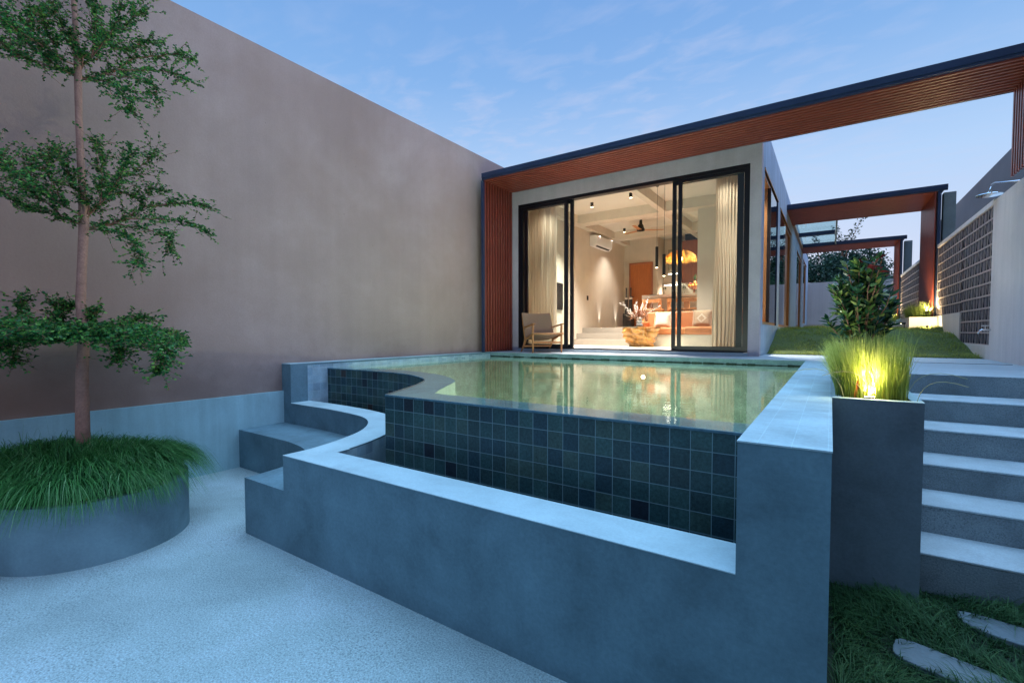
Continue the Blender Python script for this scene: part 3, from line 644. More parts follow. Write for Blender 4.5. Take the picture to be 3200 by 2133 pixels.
# side wall with openings
ops = [(8.85, 11.20, 1.745, 4.30), (11.74, 15.0, 1.73, 4.26), (17.7, 20.5, 1.73, 4.21), (21.9, 24.4, 1.95, 4.46)]
sd = M(); yy = YH+.18; xa, xb = XH-.20, XH+.0
for a, b, c, d in ops:
    sd.box(xa, xb, yy, a, ZC-.3, 5.04); sd.box(xa, xb, a, b, ZC-.3, c); sd.box(xa, xb, a, b, d, 5.04); yy = b
sd.box(xa, xb, yy, 26.3, ZC-.3, 5.04)
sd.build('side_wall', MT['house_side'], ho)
rf = M(); rf.box(-5.93, xa, YH+.18, 26.3, 4.72, 4.95); rf.build('roof', MT['house'], ho)
# interior shell
ce = M(); ce.box(-5.60, xa, YH+.18, 15.6, ZK, 4.71); ce.build('ceiling', MT['int_ceiling'], ho)
be = M(); be.box(-5.42, xa, 10.95, 11.33, 4.38, ZK-.001); be.box(-5.42, xa, 13.4, 13.75, 4.38, ZK-.001)
be.box(-3.335, -3.19, YH+.18, 10.95, 4.38, ZK-.001); be.box(-3.335, -3.19, 11.33, 13.4, 4.38, ZK-.001); be.box(-3.335, -3.19, 13.75, 15.4, 4.38, ZK-.001)
be.box(-5.60, -5.42, YH+.18, 14.7, 4.385, ZK-.001); be.box(-5.42, xa, YH+.18, 8.80, 4.37, ZK-.001)
be.build('ceiling_beams', MT['int_wall'], ho)
iw = M(); iw.box(-5.75, -5.60, YH+.18, 15.5, ZC, 4.71)
iw.build('interior_side_wall', MT['int_wall'], ho)
bk = M(); bk.box(-5.60, -4.53, 14.7, 14.85, FU, ZK); bk.box(-4.55, -4.53, 14.85, 15.4, FU, ZK); bk.box(-4.55, xa, 15.4, 15.5, FI-.1, ZK)
bk.build('interior_back_wall', MT['int_wall'], ho)
M().box(-2.53, xa, 11.15, 11.30, FI, ZK).build('partition_wall', MT['int_wall'], ho)
fl = M(); fl.box(-5.60, xa, YH+.18, 10.9, 1.1, FI); fl.build('interior_floor', MT['int_floor'], ho)
for k, (y, zt) in enumerate(((10.9, 1.435), (11.25, 1.585), (11.6, 1.735))):
    M().box(-5.60, xa, y, (11.25, 11.6, 15.4)[k], 1.1, zt).build('interior_step', MT['int_step'], ho, bevel=.004)
# lit rooms beyond, seen through the side openings
rm = M(); rm.box(-5.6, xa, 15.5, 15.6, 1.2, 4.7); rm.box(-3.4, -3.3, 15.6, 26.2, 1.2, 4.7); rm.box(-3.3, xa, 21.1, 21.3, 1.2, 4.7); rm.box(-3.3, xa, 15.6, 26.2, 1.5, 1.70); rm.box(-5.6, xa, 26.1, 26.3, 1.2, 4.95); rm.box(-3.3, xa, 15.6, 26.1, 4.6, 4.7); rm.build('rear_room_shell', MT['int_wall'], ho)
# side windows/doors
for k, (a, b, c, d) in enumerate(ops):
    nm = 'side_window' if k in (0, 3) else 'side_door'
    fr = M(); w_ = .06; x0, x1 = XH-.15, XH-.02
    fr.box(x0, x1, a, a+w_, c, d); fr.box(x0, x1, b-w_, b, c, d); fr.box(x0, x1, a+w_, b-w_, d-w_, d); fr.box(x0, x1, a+w_, b-w_, c, c+.05)
    if k == 0:
        md = a+.95; fr.box(x0+.02, XH-.052, md, md+.10, c+.05, d-w_)
        f_ = fr.build(nm, MT['wood_frame'], ho); f_['label'] = 'large fixed window nearest the corner'
        M().box(XH-.05, XH+.004, md, md+.05, c+.05, d-w_).build('dark_mullion', MT['black'], f_); M().box(XH-.06, XH+.004, b-.05, b+.01, c+.0, d-.0).build('dark_jamb', MT['steel'], f_)
        M().box(XH-.016, XH-.010, md+.05, b-.05, c+.05, d-w_).build('pane', MT['glass'], f_)
    else:
        ym = a+(b-a)*.5; fr.box(x0, x1, ym-.05, ym+.05, c+.05, d-w_)
        f_ = fr.build(nm, MT['wood_frame'], ho)
        M().box(XH-.016, XH-.010, a+.01, ym-.05, c+.05, d-w_).build('pane', MT['glass'], f_)
        M().box(XH-.11, XH-.07, ym+.05, b-w_, c+.05, d-w_).build('leaf', MT['wood_frame'], f_)
    tr = M(); tr.box(XH-.02, XH+.012, a-.04, b+.04, d, d+.03); tr.build('head_trim', MT['wood_frame'], f_)
point('rear_room_light', (-2.2, 18.3, 4.0), 220, parent=ho); point('rear_room_light', (-2.2, 23.5, 4.0), 160, parent=ho)
# front sliding doors
sl = M(); yA, yB = YH+.02, YH+.09; z0, z1 = FI, 4.335
fz_ = M(); fz_.box(-5.612, -1.128, YH+.004, YH+.15, 4.27, z1-.002); fz_.box(-5.612, -5.545, YH+.004, YH+.15, z0, 4.27); fz_.box(-1.190, -1.128, YH+.004, YH+.15, z0, 4.27); fz_.box(-5.545, -1.190, YH+.004, YH+.15, z0-.012, z0+.014)
sf_ = fz_.build('sliding_door_frame', MT['black'], ho)
def leaf(xa_, xb_, y, ls, rs, lab, hx=None):
    m_ = M(); m_.box(xa_, xa_+ls, y, y+.045, z0+.014, 4.268); m_.box(xb_-rs, xb_, y, y+.045, z0+.014, 4.268)
    m_.box(xa_+ls, xb_-rs, y, y+.045, 4.215, 4.268); m_.box(xa_+ls, xb_-rs, y, y+.045, z0+.014, z0+.085)
    o = m_.build('sliding_door', MT['black'], ho); o['label'] = lab
    M().box(xa_+ls, xb_-rs, y+.018, y+.026, z0+.085, 4.215).build('pane', MT['glass'], o)
    if hx is not None:
        h_ = M(); h_.tube([(hx, y, 2.38), (hx, y-.05, 2.34), (hx, y-.05, 2.22), (hx, y, 2.18)], .011, 8); h_.build('handle', MT['black_matte'], o)
    return o
leaf(-5.545, -4.436, yA, .02, .076, 'fixed glass leaf on the left')
leaf(-5.517, -4.341, yB, .081, .072, 'slid open glass leaf on the left', -4.375)
leaf(-2.261, -1.190, yA, .062, .02, 'fixed glass leaf on the right')
leaf(-2.381, -1.228, yB, .064, .096, 'slid open glass leaf on the right', -2.335)
# interior door, switch
idr = M(); idr.box(-5.36, -4.71, 14.66, 14.70, FU, 3.76); d_ = idr.build('interior_door', MT['wood_door'], ho); d_['label'] = 'tall orange wooden door in the back wall'
jm = M(); jm.box(-5.41, -5.36, 14.63, 14.70, FU, 3.81); jm.box(-4.71, -4.66, 14.63, 14.70, FU, 3.81); jm.box(-5.36, -4.71, 14.63, 14.70, 3.76, 3.81); jm.build('frame', MT['cabinet'], d_)
M().tube([(-5.33,14.62,2.75),(-5.25,14.62,2.75)], .012).build('handle', MT['black_matte'], d_)
tag(M().box(-5.60, -5.585, 11.88, 11.96, 2.50, 2.62).build('wall_switch', MT['black_matte']), 'small black switch plate on the lit side wall', 'switch')

for x, p_ in ((-5.2, 70), (-1.5, 70)):
    spot('curtain_fill', (x-.1*(1 if x > -3 else -1), 9.25, 4.5), (x, 8.85, 2.4), p_*2.4, size=85, blend=.9, parent=ho)  # added lights without fixtures, brighten the curtains
# ------------------------------------------------------------------ curtains
def curtain(xa, xb, y, z0, z1, label, flare=0., seed=0, n=220, gather=1.):
    r_ = random.Random(seed); V = []; rows = 24
    ph = [r_.uniform(0, 6.28) for _ in range(5)]
    for j in range(rows+1):
        t = j/rows; zz = z1+(z0-z1)*t
        for i in range(n+1):
            s_ = i/n
            x = xa+(xb-xa)*s_ + flare*t*t*(s_-.45) + .012*math.sin(9*t+ph[1]+s_*5)*t
            yy = y + (.035+.02*t)*math.sin(s_*2*math.pi*10*gather+ph[0]+.8*math.sin(t*3+s_*4)) + .018*math.sin(s_*2*math.pi*23+ph[2]+t*2)
            V.append((x, yy, zz))
    Fc = [(j*(n+1)+i, j*(n+1)+i+1, (j+1)*(n+1)+i+1, (j+1)*(n+1)+i) for j in range(rows) for i in range(n)]
    m_, nt_, b_, o_ = newmat('curtain_linen'); S(b_, (.74, .63, .56), .9, .1)
    tr_ = nd(nt_, 'BsdfTranslucent'); tr_.inputs[0].default_value = (.80, .68, .52, 1); mx = nd(nt_, 'MixShader', i_0=.5); lk(nt_, b_.outputs[0], mx.inputs[1]); lk(nt_, tr_.outputs[0], mx.inputs[2]); lk(nt_, mx.outputs[0], o_.inputs[0])
    o = strip_mesh('curtain', V, Fc, m_); return tag(o, label, 'curtain', 'floor length linen curtains at the glass doors')
curtain(-5.56, -4.88, 8.82, FI+.01, 4.30, 'pleated beige curtain behind the left glass door, above the lounge chair', 0, 3)
curtain(-1.70, -1.31, 8.84, FI+.01, 4.34, 'pleated beige curtain gathered at the right end of the glass front', .12, 5, gather=.8)

# ------------------------------------------------------------------ living room furniture
ac = thing('air_conditioner', 'white wall mounted air conditioner high on the side wall', 'air conditioner', (-5.6, 12.6, 4.1))
a_ = M(); prof = [(0,4.00),(.12,3.99),(.20,4.05),(.215,4.14),(.215,4.28),(.19,4.30),(0,4.30)]
vs = [(-5.6+p[0], y, p[1]) for y in (12.06, 13.16) for p in prof]; n7 = len(prof)
a_.add(vs, [tuple(range(n7)), tuple(range(2*n7-1, n7-1, -1))]+[(k, (k+1)%n7, n7+(k+1)%n7, n7+k)[::-1] for k in range(n7)])
a_.build('body', MT['white'], ac, bevel=.01)
M().beam((-5.452, 12.16, 4.012), (-5.452, 13.06, 4.012), .05, .012, up=(.6,0,-.8)).build('air_outlet', MT['black_matte'], ac)
tv = thing('television', 'flat black television on the side wall behind the left curtain', 'television', (-5.58, 9.9, 2.5))
M().box(-5.6, -5.56, 9.35, 10.42, 2.17, 2.83).build('panel', MT['screenblk'], tv, bevel=.004); M().box(-5.56, -5.558, 9.37, 10.40, 2.19, 2.81).build('screen', MT['screenblk'], tv)
# fan
fn = thing('ceiling_fan', 'ceiling fan with three thin wooden blades and dark motor', 'fan', (-4.26, 12.36, 4.5))
M().lathe((-4.26,12.36,4.30), [(.05,0),(.10,.01),(.105,.05),(.08,.10),(.07,.16),(.04,.20),(.035,.30)], 20).build('motor', MT['black_matte'], fn, smooth=False)
for k, a in enumerate((R(32), R(152), R(272))):
    d = Vector((math.cos(a), math.sin(a), 0)); c0 = Vector((-4.26,12.36,4.33))
    M().beam(c0+d*.09, c0+d*.60+Vector((0,0,.01)), .11, .012, w2=.085).build('blade', MT['teak'], fn, bevel=.004)
def downlight(x, y, z, label, p=12, tgt=None):
    t = thing('ceiling_spot', label, 'spotlight', (x, y, z), group='small black cylinder spotlights on the ceiling')
    M().lathe((x, y, z-.10), [(.036, 0), (.036, .10)], 18).build('housing', MT['black_matte'], t)
    M().lathe((x, y, z-.104), [(.028, 0), (.028, .003)], 16).build('lens', MT['bulb'], t)
    spot('ceiling_spot_light', (x, y, z-.115), tgt or (x, y, 0), p, size=95, blend=.8, parent=t)
downlight(-4.63, 10.08, ZK, 'black ceiling spotlight left of the middle of the front ceiling bay', 1250)
downlight(-3.62, 9.85, ZK, 'black ceiling spotlight in the front bay close to the long ceiling beam', 1250)
downlight(-5.0, 13.1, ZK, 'black ceiling spotlight in the middle bay beside the fan', 200)
for x, y in ((-1.50, 9.7), (-2.2, 12.4)):  # two extra ceiling spots added to brighten the room
    downlight(x, y, ZK, ('added unseen ceiling spotlight in the right bay, brightening the sofa', 'added unseen ceiling spotlight brightening the kitchen island')[0 if y < 10 else 1], 600 if y < 10 else 1250)
# wall grazing lamps and floor uplights
for y, lab in ((12.72, 'small floor uplight at the foot of the side wall, left one'), (13.96, 'small floor uplight at the foot of the side wall, right one')):
    t = thing('floor_uplight', lab, 'uplight', (-5.53, y, FU), group='floor uplights by the interior side wall')
    M().lathe((-5.53, y, FU), [(.035,0),(.035,.008)], 16).build('ring', MT['chrome'], t); M().lathe((-5.53, y, FU+.0085), [(.025,0),(.025,.003)], 16).build('lens', MT['bulb'], t)
    spot('uplight_beam', (-5.53, y, FU+.03), (-5.56, y, 4), 40, size=40, blend=.7, rad=.02, parent=t)
for y in (12.25, 13.1):
    spot('wall_wash', (-5.40, y, 4.36), (-5.56, y+.05, 2.2), 30, size=60, blend=.7, parent=ho)
# pendants
for x, y, zb, lab in ((-2.97, 9.60, 2.93, 'slim black cylinder pendant lamp hanging left and lower on its long cord'), (-2.74, 9.32, 2.72, 'slim black cylinder pendant lamp beside the door stile')):
    t = thing('pendant_lamp', lab, 'pendant lamp', (x, y, zb), group='pair of black tube pendant lamps')
    M().lathe((x,y,zb), [(.028,.004),(.030,0),(.030,.42),(.006,.425)], 18).build('shade', MT['black_matte'], t)
    M().lathe((x,y,zb-.006), [(.022,0),(.022,.008)], 14).build('bulb', MT['bulb'], t)
    M().tube([(x,y,zb+.42),(x,y,ZK-.02)], .0035, 6).build('cord', MT['black_matte'], t); M().lathe((x,y,ZK-.04), [(.03,0),(.03,.04)], 14).build('ceiling_rose', MT['black_matte'], t)
    spot('pendant_light', (x, y, zb-.02), (x, y, 0), 50, size=80, parent=t)
# straw lamp
sx, sy, sz = -3.20, 12.30, 3.42
t = thing('straw_pendant', 'wide fringed straw pendant lampshade glowing over the island', 'pendant lamp', (sx, sy, sz))
V = []; Fc = []
def addblade(V, Fc, p0, p1, p2, w, side):
    o = len(V)
    for k, (p, ww) in enumerate(((p0, w), ((p0+p1)*.5*.5+p1*.5, w), (p2, w*.3))):
        V.append(p-side*ww); V.append(p+side*ww)
    Fc.append((o, o+1, o+3, o+2)); Fc.append((o+2, o+3, o+5, o+4))
for lay in range(7):
    r0 = .05+.05*lay; nbl = 60+lay*36
    for k in range(nbl):
        a = random.uniform(0, 6.283); d = Vector((math.cos(a), math.sin(a), 0)); s_ = Vector((-math.sin(a), math.cos(a), 0))
        rr = r0+random.uniform(-.01, .01); zt_ = sz+.27*math.sqrt(max(0, 1-(rr/.40)**2))
        p0 = Vector((sx, sy, zt_))+d*rr; r1 = min(.37, rr+.07); p1 = Vector((sx, sy, sz+.26*math.sqrt(max(0, 1-(r1/.40)**2))+random.uniform(0, .01)))+d*r1
        p2 = p1+d*.02+Vector((0,0,-random.uniform(.06,.15)))
        addblade(V, Fc, p0, p1, p2, random.uniform(.004, .009), s_)
strip_mesh('straw_fringe', [tuple(v) for v in V], Fc, leafmat('lit_straw', [(0, (.62,.36,.10)), (1, (.72,.48,.18))], .9, .5), t)
M().lathe((sx,sy,sz+.02), [(.04,0),(.055,.04),(.03,.09)], 14).build('bulb', MT['bulb'], t, smooth=True); M().tube([(sx,sy,sz+.1),(sx,sy,4.38)], .004, 6).build('cord', MT['black_matte'], t)
point('straw_pendant_light', (sx, sy, sz+.0), 60, (1, .66, .30), .06, t)
# kitchen
kt = thing('kitchen_cabinets', 'dark reddish wooden wall cabinets with light strips at the back', 'kitchen cabinets', (-3.4, 15.2, 2.6))
M().box(-3.88, xa, 15.0, 15.4, 3.14, 4.42).build('wall_cabinet', MT['cabinet'], kt, bevel=.004)
M().box(-4.30, -3.90, 15.05, 15.4, 3.45, 4.20).build('hood_panel', plain('grey_mesh', (.30,.27,.20), .5, noise=.3, nscale=40), kt)
M().box(-4.45, xa, 14.85, 15.4, FU, 2.60).build('base_cabinet', MT['cabinet'], kt); M().box(-4.45, xa, 14.82, 15.4, 2.60, 2.64).build('worktop', MT['int_floor'], kt)
M().box(-4.5, -3.90, 15.2, 15.4, 3.12, 3.14).build('shelf', MT['black_matte'], kt)
M().box(-4.45, -3.90, 15.18, 15.21, 3.095, 3.118).build('light_strip', MT['led'], kt); M().box(-4.28, -3.92, 15.03, 15.05, 3.42, 3.445).build('light_strip', MT['led'], kt)
spot('kitchen_fill', (-4.1, 15.1, 3.4), (-4.0, 15.2, 2), 90, (1,.9,.74), 120, parent=kt)  # added spot without a fixture, brightens the kitchen recess
tag(M().box(-3.75, -3.45, 14.9, 15.3, 4.43, 4.598).build('black_duct_box', MT['black_matte']), 'black box unit above the wooden kitchen cabinet', 'duct')
isl = thing('kitchen_island', 'kitchen island with pale thick worktop on the raised floor', 'kitchen island', (-3.2, 12.4, FU))
M().box(-4.10, -1.3, 12.02, 12.75, 2.50, 2.57).build('worktop', MT['int_floor'], isl, bevel=.004)
M().box(-4.10, -3.98, 12.02, 12.75, 2.43, 2.50).build('worktop_edge', MT['int_floor'], isl); M().box(-3.9, -1.3, 12.35, 12.7, FU, 2.50).build('base', MT['int_wall'], isl)
bc = thing('bar_chair', 'wooden dining chair with plank back at the left of the island', 'chair', (0, 0, 0), group='wooden chairs along the kitchen island')
M().box(-.235, .235, -.20, -.165, .61, .70).build('backrest', MT['teak'], bc, bevel=.005); M().box(-.22, .22, -.19, .20, .42, .47).build('seat', MT['teak'], bc, bevel=.006)
for x in (-.20, .20):
    M().box(x-.035, x+.035, -.163, -.12, 0, .66).build('leg', MT['teak'], bc); M().box(x-.025, x+.025, .15, .19, 0, .42).build('leg', MT['teak'], bc)
for k, (x, lab) in enumerate(((-3.74, None), (-3.12, 'wooden dining chair with plank back in the middle of the island'), (-2.66, 'wooden dining chair with plank back at the right of the island'))):
    o = bc if k == 0 else copy_tree(bc)
    o.location = (x, 11.86, FU)
    if lab: o['label'] = lab
# things on the island
IZ = 2.57
t = thing('fruit_stand', 'dark pedestal bowl on the island heaped with fruit', 'bowl', (-2.86, 12.3, IZ))
M().lathe((-2.86,12.3,IZ), [(.07,0),(.06,.015),(.022,.04),(.022,.10),(.10,.13),(.15,.17),(.155,.18),(.14,.18)], 24).build('bowl', MT['cabinet'], t, smooth=True)
for k, (dx, dy, dz, c) in enumerate(((-.10,-.05,.20,'o'),(-.02,-.09,.20,'o'),(.07,-.07,.20,'o'),(-.09,.0,.25,'r'),(.08,-.02,.25,'r'))):
    o = M().lathe((-2.86+dx,12.3+dy,IZ+dz-.035), [(.004,0),(.022,.006),(.034,.022),(.038,.038),(.032,.056),(.018,.068),(.004,.071)], 14).build('orange' if c == 'o' else 'apple', plain('orange_peel' if c == 'o' else 'apple_skin', (.80,.35,.04) if c == 'o' else (.35,.03,.03), .5), smooth=True)
    tag(o, ('orange at the left of the fruit bowl','orange in the middle front of the fruit bowl','orange at the right of the fruit bowl','red apple lying on the oranges at the left','red apple lying on the oranges at the right')[k], 'orange' if c == 'o' else 'apple', 'fruit in the pedestal bowl')
t = thing('pineapple', 'green leaved pineapple standing in the fruit bowl', 'pineapple', (-2.85, 12.33, IZ+.18))
M().lathe((-2.85,12.33,IZ+.18), [(.01,0),(.04,.02),(.05,.06),(.045,.11),(.02,.14)], 14).build('fruit', plain('pineapple_skin', (.42,.25,.06), .7, noise=.4, nscale=60), t, smooth=True)
V = []; Fc = []
for k in range(26):
    a = random.uniform(0, 6.28); d = Vector((math.cos(a), math.sin(a), 0)); s_ = Vector((-math.sin(a), math.cos(a), 0)); p0 = Vector((-2.85,12.33,IZ+.31)); h = random.uniform(.10,.20)
    addblade(V, Fc, p0, p0+d*.02+Vector((0,0,h*.6)), p0+d*random.uniform(.02,.07)+Vector((0,0,h)), .008, s_)
GRN = leafmat('crown_leaf', [(0, (.05,.11,.04)), (1, (.14,.22,.07))]); strip_mesh('leaf_crown', [tuple(v) for v in V], Fc, GRN, t)
for x, lab in ((-3.58, 'stemmed wine glass on the island left of the door stile'), (-3.09, 'stemmed wine glass on the island next to the fruit bowl')):
    o = M().lathe((x,12.25,IZ), [(.035,0),(.033,.004),(.005,.008),(.005,.09),(.025,.11),(.04,.15),(.036,.20),(.034,.20),(.036,.15)], 16).build('wine_glass', MT['glass'], smooth=True); tag(o, lab, 'wine glass', 'wine glasses on the island')
t = thing('kitchen_tap', 'chrome swan neck tap on the island', 'tap', (-3.22, 12.45, IZ))
M().tube([(-3.22,12.45,IZ),(-3.22,12.45,IZ+.22),(-3.21,12.44,IZ+.27),(-3.17,12.40,IZ+.28),(-3.14,12.37,IZ+.24)], .012, 10).build('spout', MT['chrome'], t, smooth=True); M().lathe((-3.22,12.45,IZ), [(.025,0),(.025,.02)], 14).build('base', MT['chrome'], t)
t = thing('dark_tray', 'shallow dark oval tray on the left part of the island', 'tray', (-3.86, 12.2, IZ))
M().lathe((-3.84,12.2,IZ), [(.05,0),(.11,.012),(.12,.022),(.115,.022),(.10,.014)], 24).build('dish', MT['black_matte'], t)
# sofa
sf = thing('sofa', 'tan leather corner sofa with chaise on a plastered base', 'sofa', (-2.6, 10.8, FI))
b_ = M(); b_.box(-3.62, -2.50, 10.42, 10.895, FI, 1.56); b_.box(-2.50, -1.25, 9.95, 10.895, FI, 1.56); b_.build('base', MT['int_wall'], sf)
M().box(-3.60, -2.51, 10.40, 10.90, 1.562, 1.72).build('seat_cushion', MT['leather'], sf, bevel=.035)
for x in (-2.50, -1.86): M().box(x, x+.635, 9.93, 10.90, 1.562, 1.73).build('seat_cushion', MT['leather'], sf, bevel=.04)
for x, w in ((-3.56,.70),(-2.85,.70),(-2.14,.45),(-1.68,.43)): M().box(x, x+w-.01, 10.86, 11.06, 1.70, 2.08).build('back_cushion', MT['leather'], sf, bevel=.03)
M().box(-3.66, -3.52, 10.45, 11.0, 1.60, 1.86).build('armrest', MT['leather'], sf, bevel=.04)
def pillow(loc, rz, w, mat, label, dia=False, lean=.25):
    t = thing('cushion', label, 'cushion', loc, rz, group='cushions on the tan sofa'); N_ = 12; vs = []; fs = []
    for s_ in (-1, 1):
        for i in range(N_+1):
            for j in range(N_+1):
                u, v = i/N_*2-1, j/N_*2-1; th = .075*(1-u**4)**.5*(1-v**4)**.5 if abs(u) < 1 and abs(v) < 1 else 0
                e = 1-.06*(1-abs(u*v)); x = u*w*e; zz = (v*e+1)*w; vs.append((x, s_*th+lean*zz, zz))
    n_ = (N_+1)**2
    for b0, fl_ in ((0, 1), (n_, 0)):
        for i in range(N_):
            for j in range(N_):
                q = (b0+i*(N_+1)+j, b0+(i+1)*(N_+1)+j, b0+(i+1)*(N_+1)+j+1, b0+i*(N_+1)+j+1); fs.append(q if fl_ else q[::-1])
    me = M().add(vs, fs); me.v = [tuple(Vector(v)+Vector(loc)) for v in me.v]
    me.build('cover', mat, t, smooth=True)
    if dia:
        d = M()
        for r0, r1 in ((.55, .78),):
            pts = [(r0*a*w, r1*a*w, bb) for a, bb in ((1,0),)]
        for k in range(4):
            a0, a1 = k*math.pi/2, (k+1)*math.pi/2
            q = []
            for rr, aa in ((.34,a0),(.58,a0),(.58,a1),(.34,a1)):
                u, v = rr*math.cos(aa), rr*math.sin(aa); th = .075*(1-u**4)**.5*(1-v**4)**.5
                zz = (v+1)*w; q.append((loc[0]+u*w, loc[1]-th+lean*zz-.006, loc[2]+zz))
            d.add(q, [(0,1,2,3)])
        d.build('diamond_motif', MT['cream'], t)
    fr_ = M()
    for sx_ in (-1, 1):
        for k in range(26):
            zz = k/25*2*w; fr_.tube([(loc[0]+sx_*w*.95, loc[1]+lean*zz, loc[2]+zz), (loc[0]+sx_*(w+.02), loc[1]+lean*zz-.005, loc[2]+zz+random.uniform(-.01,.01))], .004, 4)
    fr_.build('fringe', MT['cream'], t)
    return t
pillow((-3.15, 10.62, 1.725), 0, .17, MT['cream'], 'plain cream cushion on the sofa beside the vase branches')
pillow((-2.30, 10.60, 1.735), 0, .18, MT['sand'], 'sand coloured cushion with a cream diamond motif and fringe', True)
# root coffee table
tx, ty = -3.45, 10.05; TZ = 1.72
t = thing('coffee_table', 'golden root wood coffee table with a round glass top', 'coffee table', (tx, ty, FI))
V = []; Fc = []; nu, nv = 72, 26
for j in range(nv+1):
    h = j/nv
    for i in range(nu):
        a = 2*math.pi*i/nu
        lobes = math.sin(5*a+2.2*h+.6)*.5+math.sin(9*a-3.4*h+1.)*.3+math.sin(14*a+5*h)*.12+math.sin(3*a-6*h)*.25
        r_ = (.23+.13*h**.8)*(1+.36*lobes*(.35+.65*h))+.02*math.sin(7*h*math.pi+a*4)
        V.append((tx+r_*math.cos(a), ty+r_*math.sin(a)*.9, FI+.012+h*(TZ-FI-.03+.02*math.sin(6*a+2))))
for j in range(nv):
    for i in range(nu): Fc.append((j*nu+i, j*nu+(i+1)%nu, (j+1)*nu+(i+1)%nu, (j+1)*nu+i))
rt_ = strip_mesh('root_base', V, Fc, wood('polished_root', (.46, .23, .065), .25, (3, 3, 1.6), .7, .6, 2.0), t)
M().lathe((tx,ty,FI+.012), [(.05,.40),(.34,.41),(.34,.415),(.05,.416)], 30).build('root_top', wood('root_top_wood', (.50,.28,.08), .35), t)
gt = glassmat('table_glass', (.80, .86, .80))[0]
M().lathe((tx,ty,TZ), [(.52,0),(.525,.004),(.525,.012),(.52,.015)], 48).build('glass_top', gt, t)
MT['rug'] = plain('woven_rug', (.62, .56, .48), .95, .1, noise=.25, nscale=60)
tag(M().lathe((tx-.05,ty-.1,FI), [(.66,0),(.67,.006),(.65,.012)], 48).build('round_rug', MT['rug']), 'thin round woven rug under the root coffee table', 'rug')
vx, vy = tx-.02, ty-.03
t = thing('vase', 'white stacked bubble vase on the glass table', 'vase', (vx, vy, TZ+.015))
pr = []
for k in range(3):
    for q in range(7): a = q/6*math.pi; pr.append((.038+.030*math.sin(a), .005+k*.068+.068*(1-math.cos(a))/2))
M().lathe((vx,vy,TZ+.015), [(.03,0)]+pr+[(.045,.212),(.040,.212)], 24).build('body', MT['pot'], t, smooth=True)
br = M(); bud = M(); tip0 = Vector((vx, vy, TZ+.215)); dry = M()
r_ = random.Random(4)
for k in range(26):
    side_ = r_.choice((-1, 1)) if k > 5 else (1 if k % 2 else -1)
    ang = r_.uniform(.15, .95)*side_; L_ = r_.uniform(.35, .62); p = tip0+Vector((r_.uniform(-.02,.02), r_.uniform(-.02,.02), -.08)); pts = [p]; d = Vector((math.sin(ang)*.83, math.sin(ang)*.5+r_.uniform(-.4,.4)*.5, math.cos(ang))).normalized()
    for q in range(8): d = (d+Vector((r_.uniform(-.22,.22), r_.uniform(-.22,.22), r_.uniform(-.12,.16)))).normalized(); p = p+d*L_/8; pts.append(p)
    br.tube(pts, [.0042*(1-.08*q) for q in range(9)], 5)
    if k % 2 == 0:
        for q in range(3, 9):
            for w in range(3):
                c = pts[q]+(pts[q-1]-pts[q])*w/3+Vector((r_.uniform(-.01,.01),)*3); s_ = .0085
                bud.add([c+Vector(v)*s_ for v in ((1,0,0),(-1,0,0),(0,1,0),(0,-1,0),(0,0,1.3),(0,0,-1.3))], [(0,2,4),(2,1,4),(1,3,4),(3,0,4),(2,0,5),(1,2,5),(3,1,5),(0,3,5)])
for k in range(160):
    a = r_.uniform(0, 6.28); e = r_.uniform(.2, 1.35); d = Vector((math.cos(a)*math.sin(e), math.sin(a)*math.sin(e), math.cos(e))); p = tip0-Vector((0,0,.04)); pts = [p]
    for q in range(4): d = (d+Vector([r_.uniform(-.45,.45) for _ in range(3)])).normalized(); p = p+d*r_.uniform(.04,.085); pts.append(p)
    dry.tube(pts, .0022, 4, False)
t = thing('branch_bouquet', 'spray of bare white budded branches standing in the vase', 'bouquet', (vx, vy, TZ+.2))
br.build('branches', MT['cream'], t); bud.build('buds', MT['bud'], t); dry.build('dry_twigs', MT['drygrass'], t)
# sculpture
t = thing('black_sculpture', 'dark carved pedestal with two bottle forms in the room corner', 'sculpture', (-5.22, 14.2, FU))
M().box(-5.40, -5.12, 14.05, 14.33, FU, FU+.46).build('pedestal', MT['sculpt'], t, bevel=.01)
for x in (-5.33, -5.19):
    o = M().lathe((x,14.19,FU+.46), [(.05,0),(.055,.05),(.055,.42),(.03,.50),(.022,.55),(.022,.74),(.026,.80)], 14).build('bottle', MT['sculpt'], t, smooth=False)
    M().lathe((x,14.19,FU+.90), [(.056,0),(.045,.06)], 14).build('band', MT['cream'], o)

# ------------------------------------------------------------------ lounge chair
w = Vector((.60, .80, 0)); bdir = Vector((-.80, .60, 0)); O_ = Vector((-4.735, 7.66, ZC))
def L3(a, b, c): return O_+w*a+bdir*b+Vector((0,0,c))
lc = thing('lounge_chair', 'teak lounge chair with woven cord seat and back on the pool deck', 'armchair', tuple(O_))
for a in (0.0, .60):
    M().tube([L3(a,.0,0), L3(a,.0,.18), L3(a,.01,.40), L3(a,.0,.53)], [.014,.020,.022,.024], 8).build('front_leg', MT['teak'], lc, smooth=True)
    M().tube([L3(a,.66,0), L3(a,.53,.12), L3(a,.41,.24), L3(a,.42,.30), L3(a,.52,.54), L3(a,.60,.78)], [.014,.018,.024,.024,.020,.016], 8).build('rear_leg', MT['teak'], lc, smooth=True)
    M().beam(L3(a,-.06,.56), L3(a,.50,.49), .055, .026, w2=.04).build('armrest', MT['teak'], lc, bevel=.008)
    M().beam(L3(a,-.02,.36), L3(a,.44,.25), .03, .035).build('seat_rail', MT['teak'], lc, bevel=.006)
M().tube([L3(-.03,-.02,.37), L3(.63,-.02,.37)], .018, 10).build('front_rail', MT['teak'], lc, smooth=True)
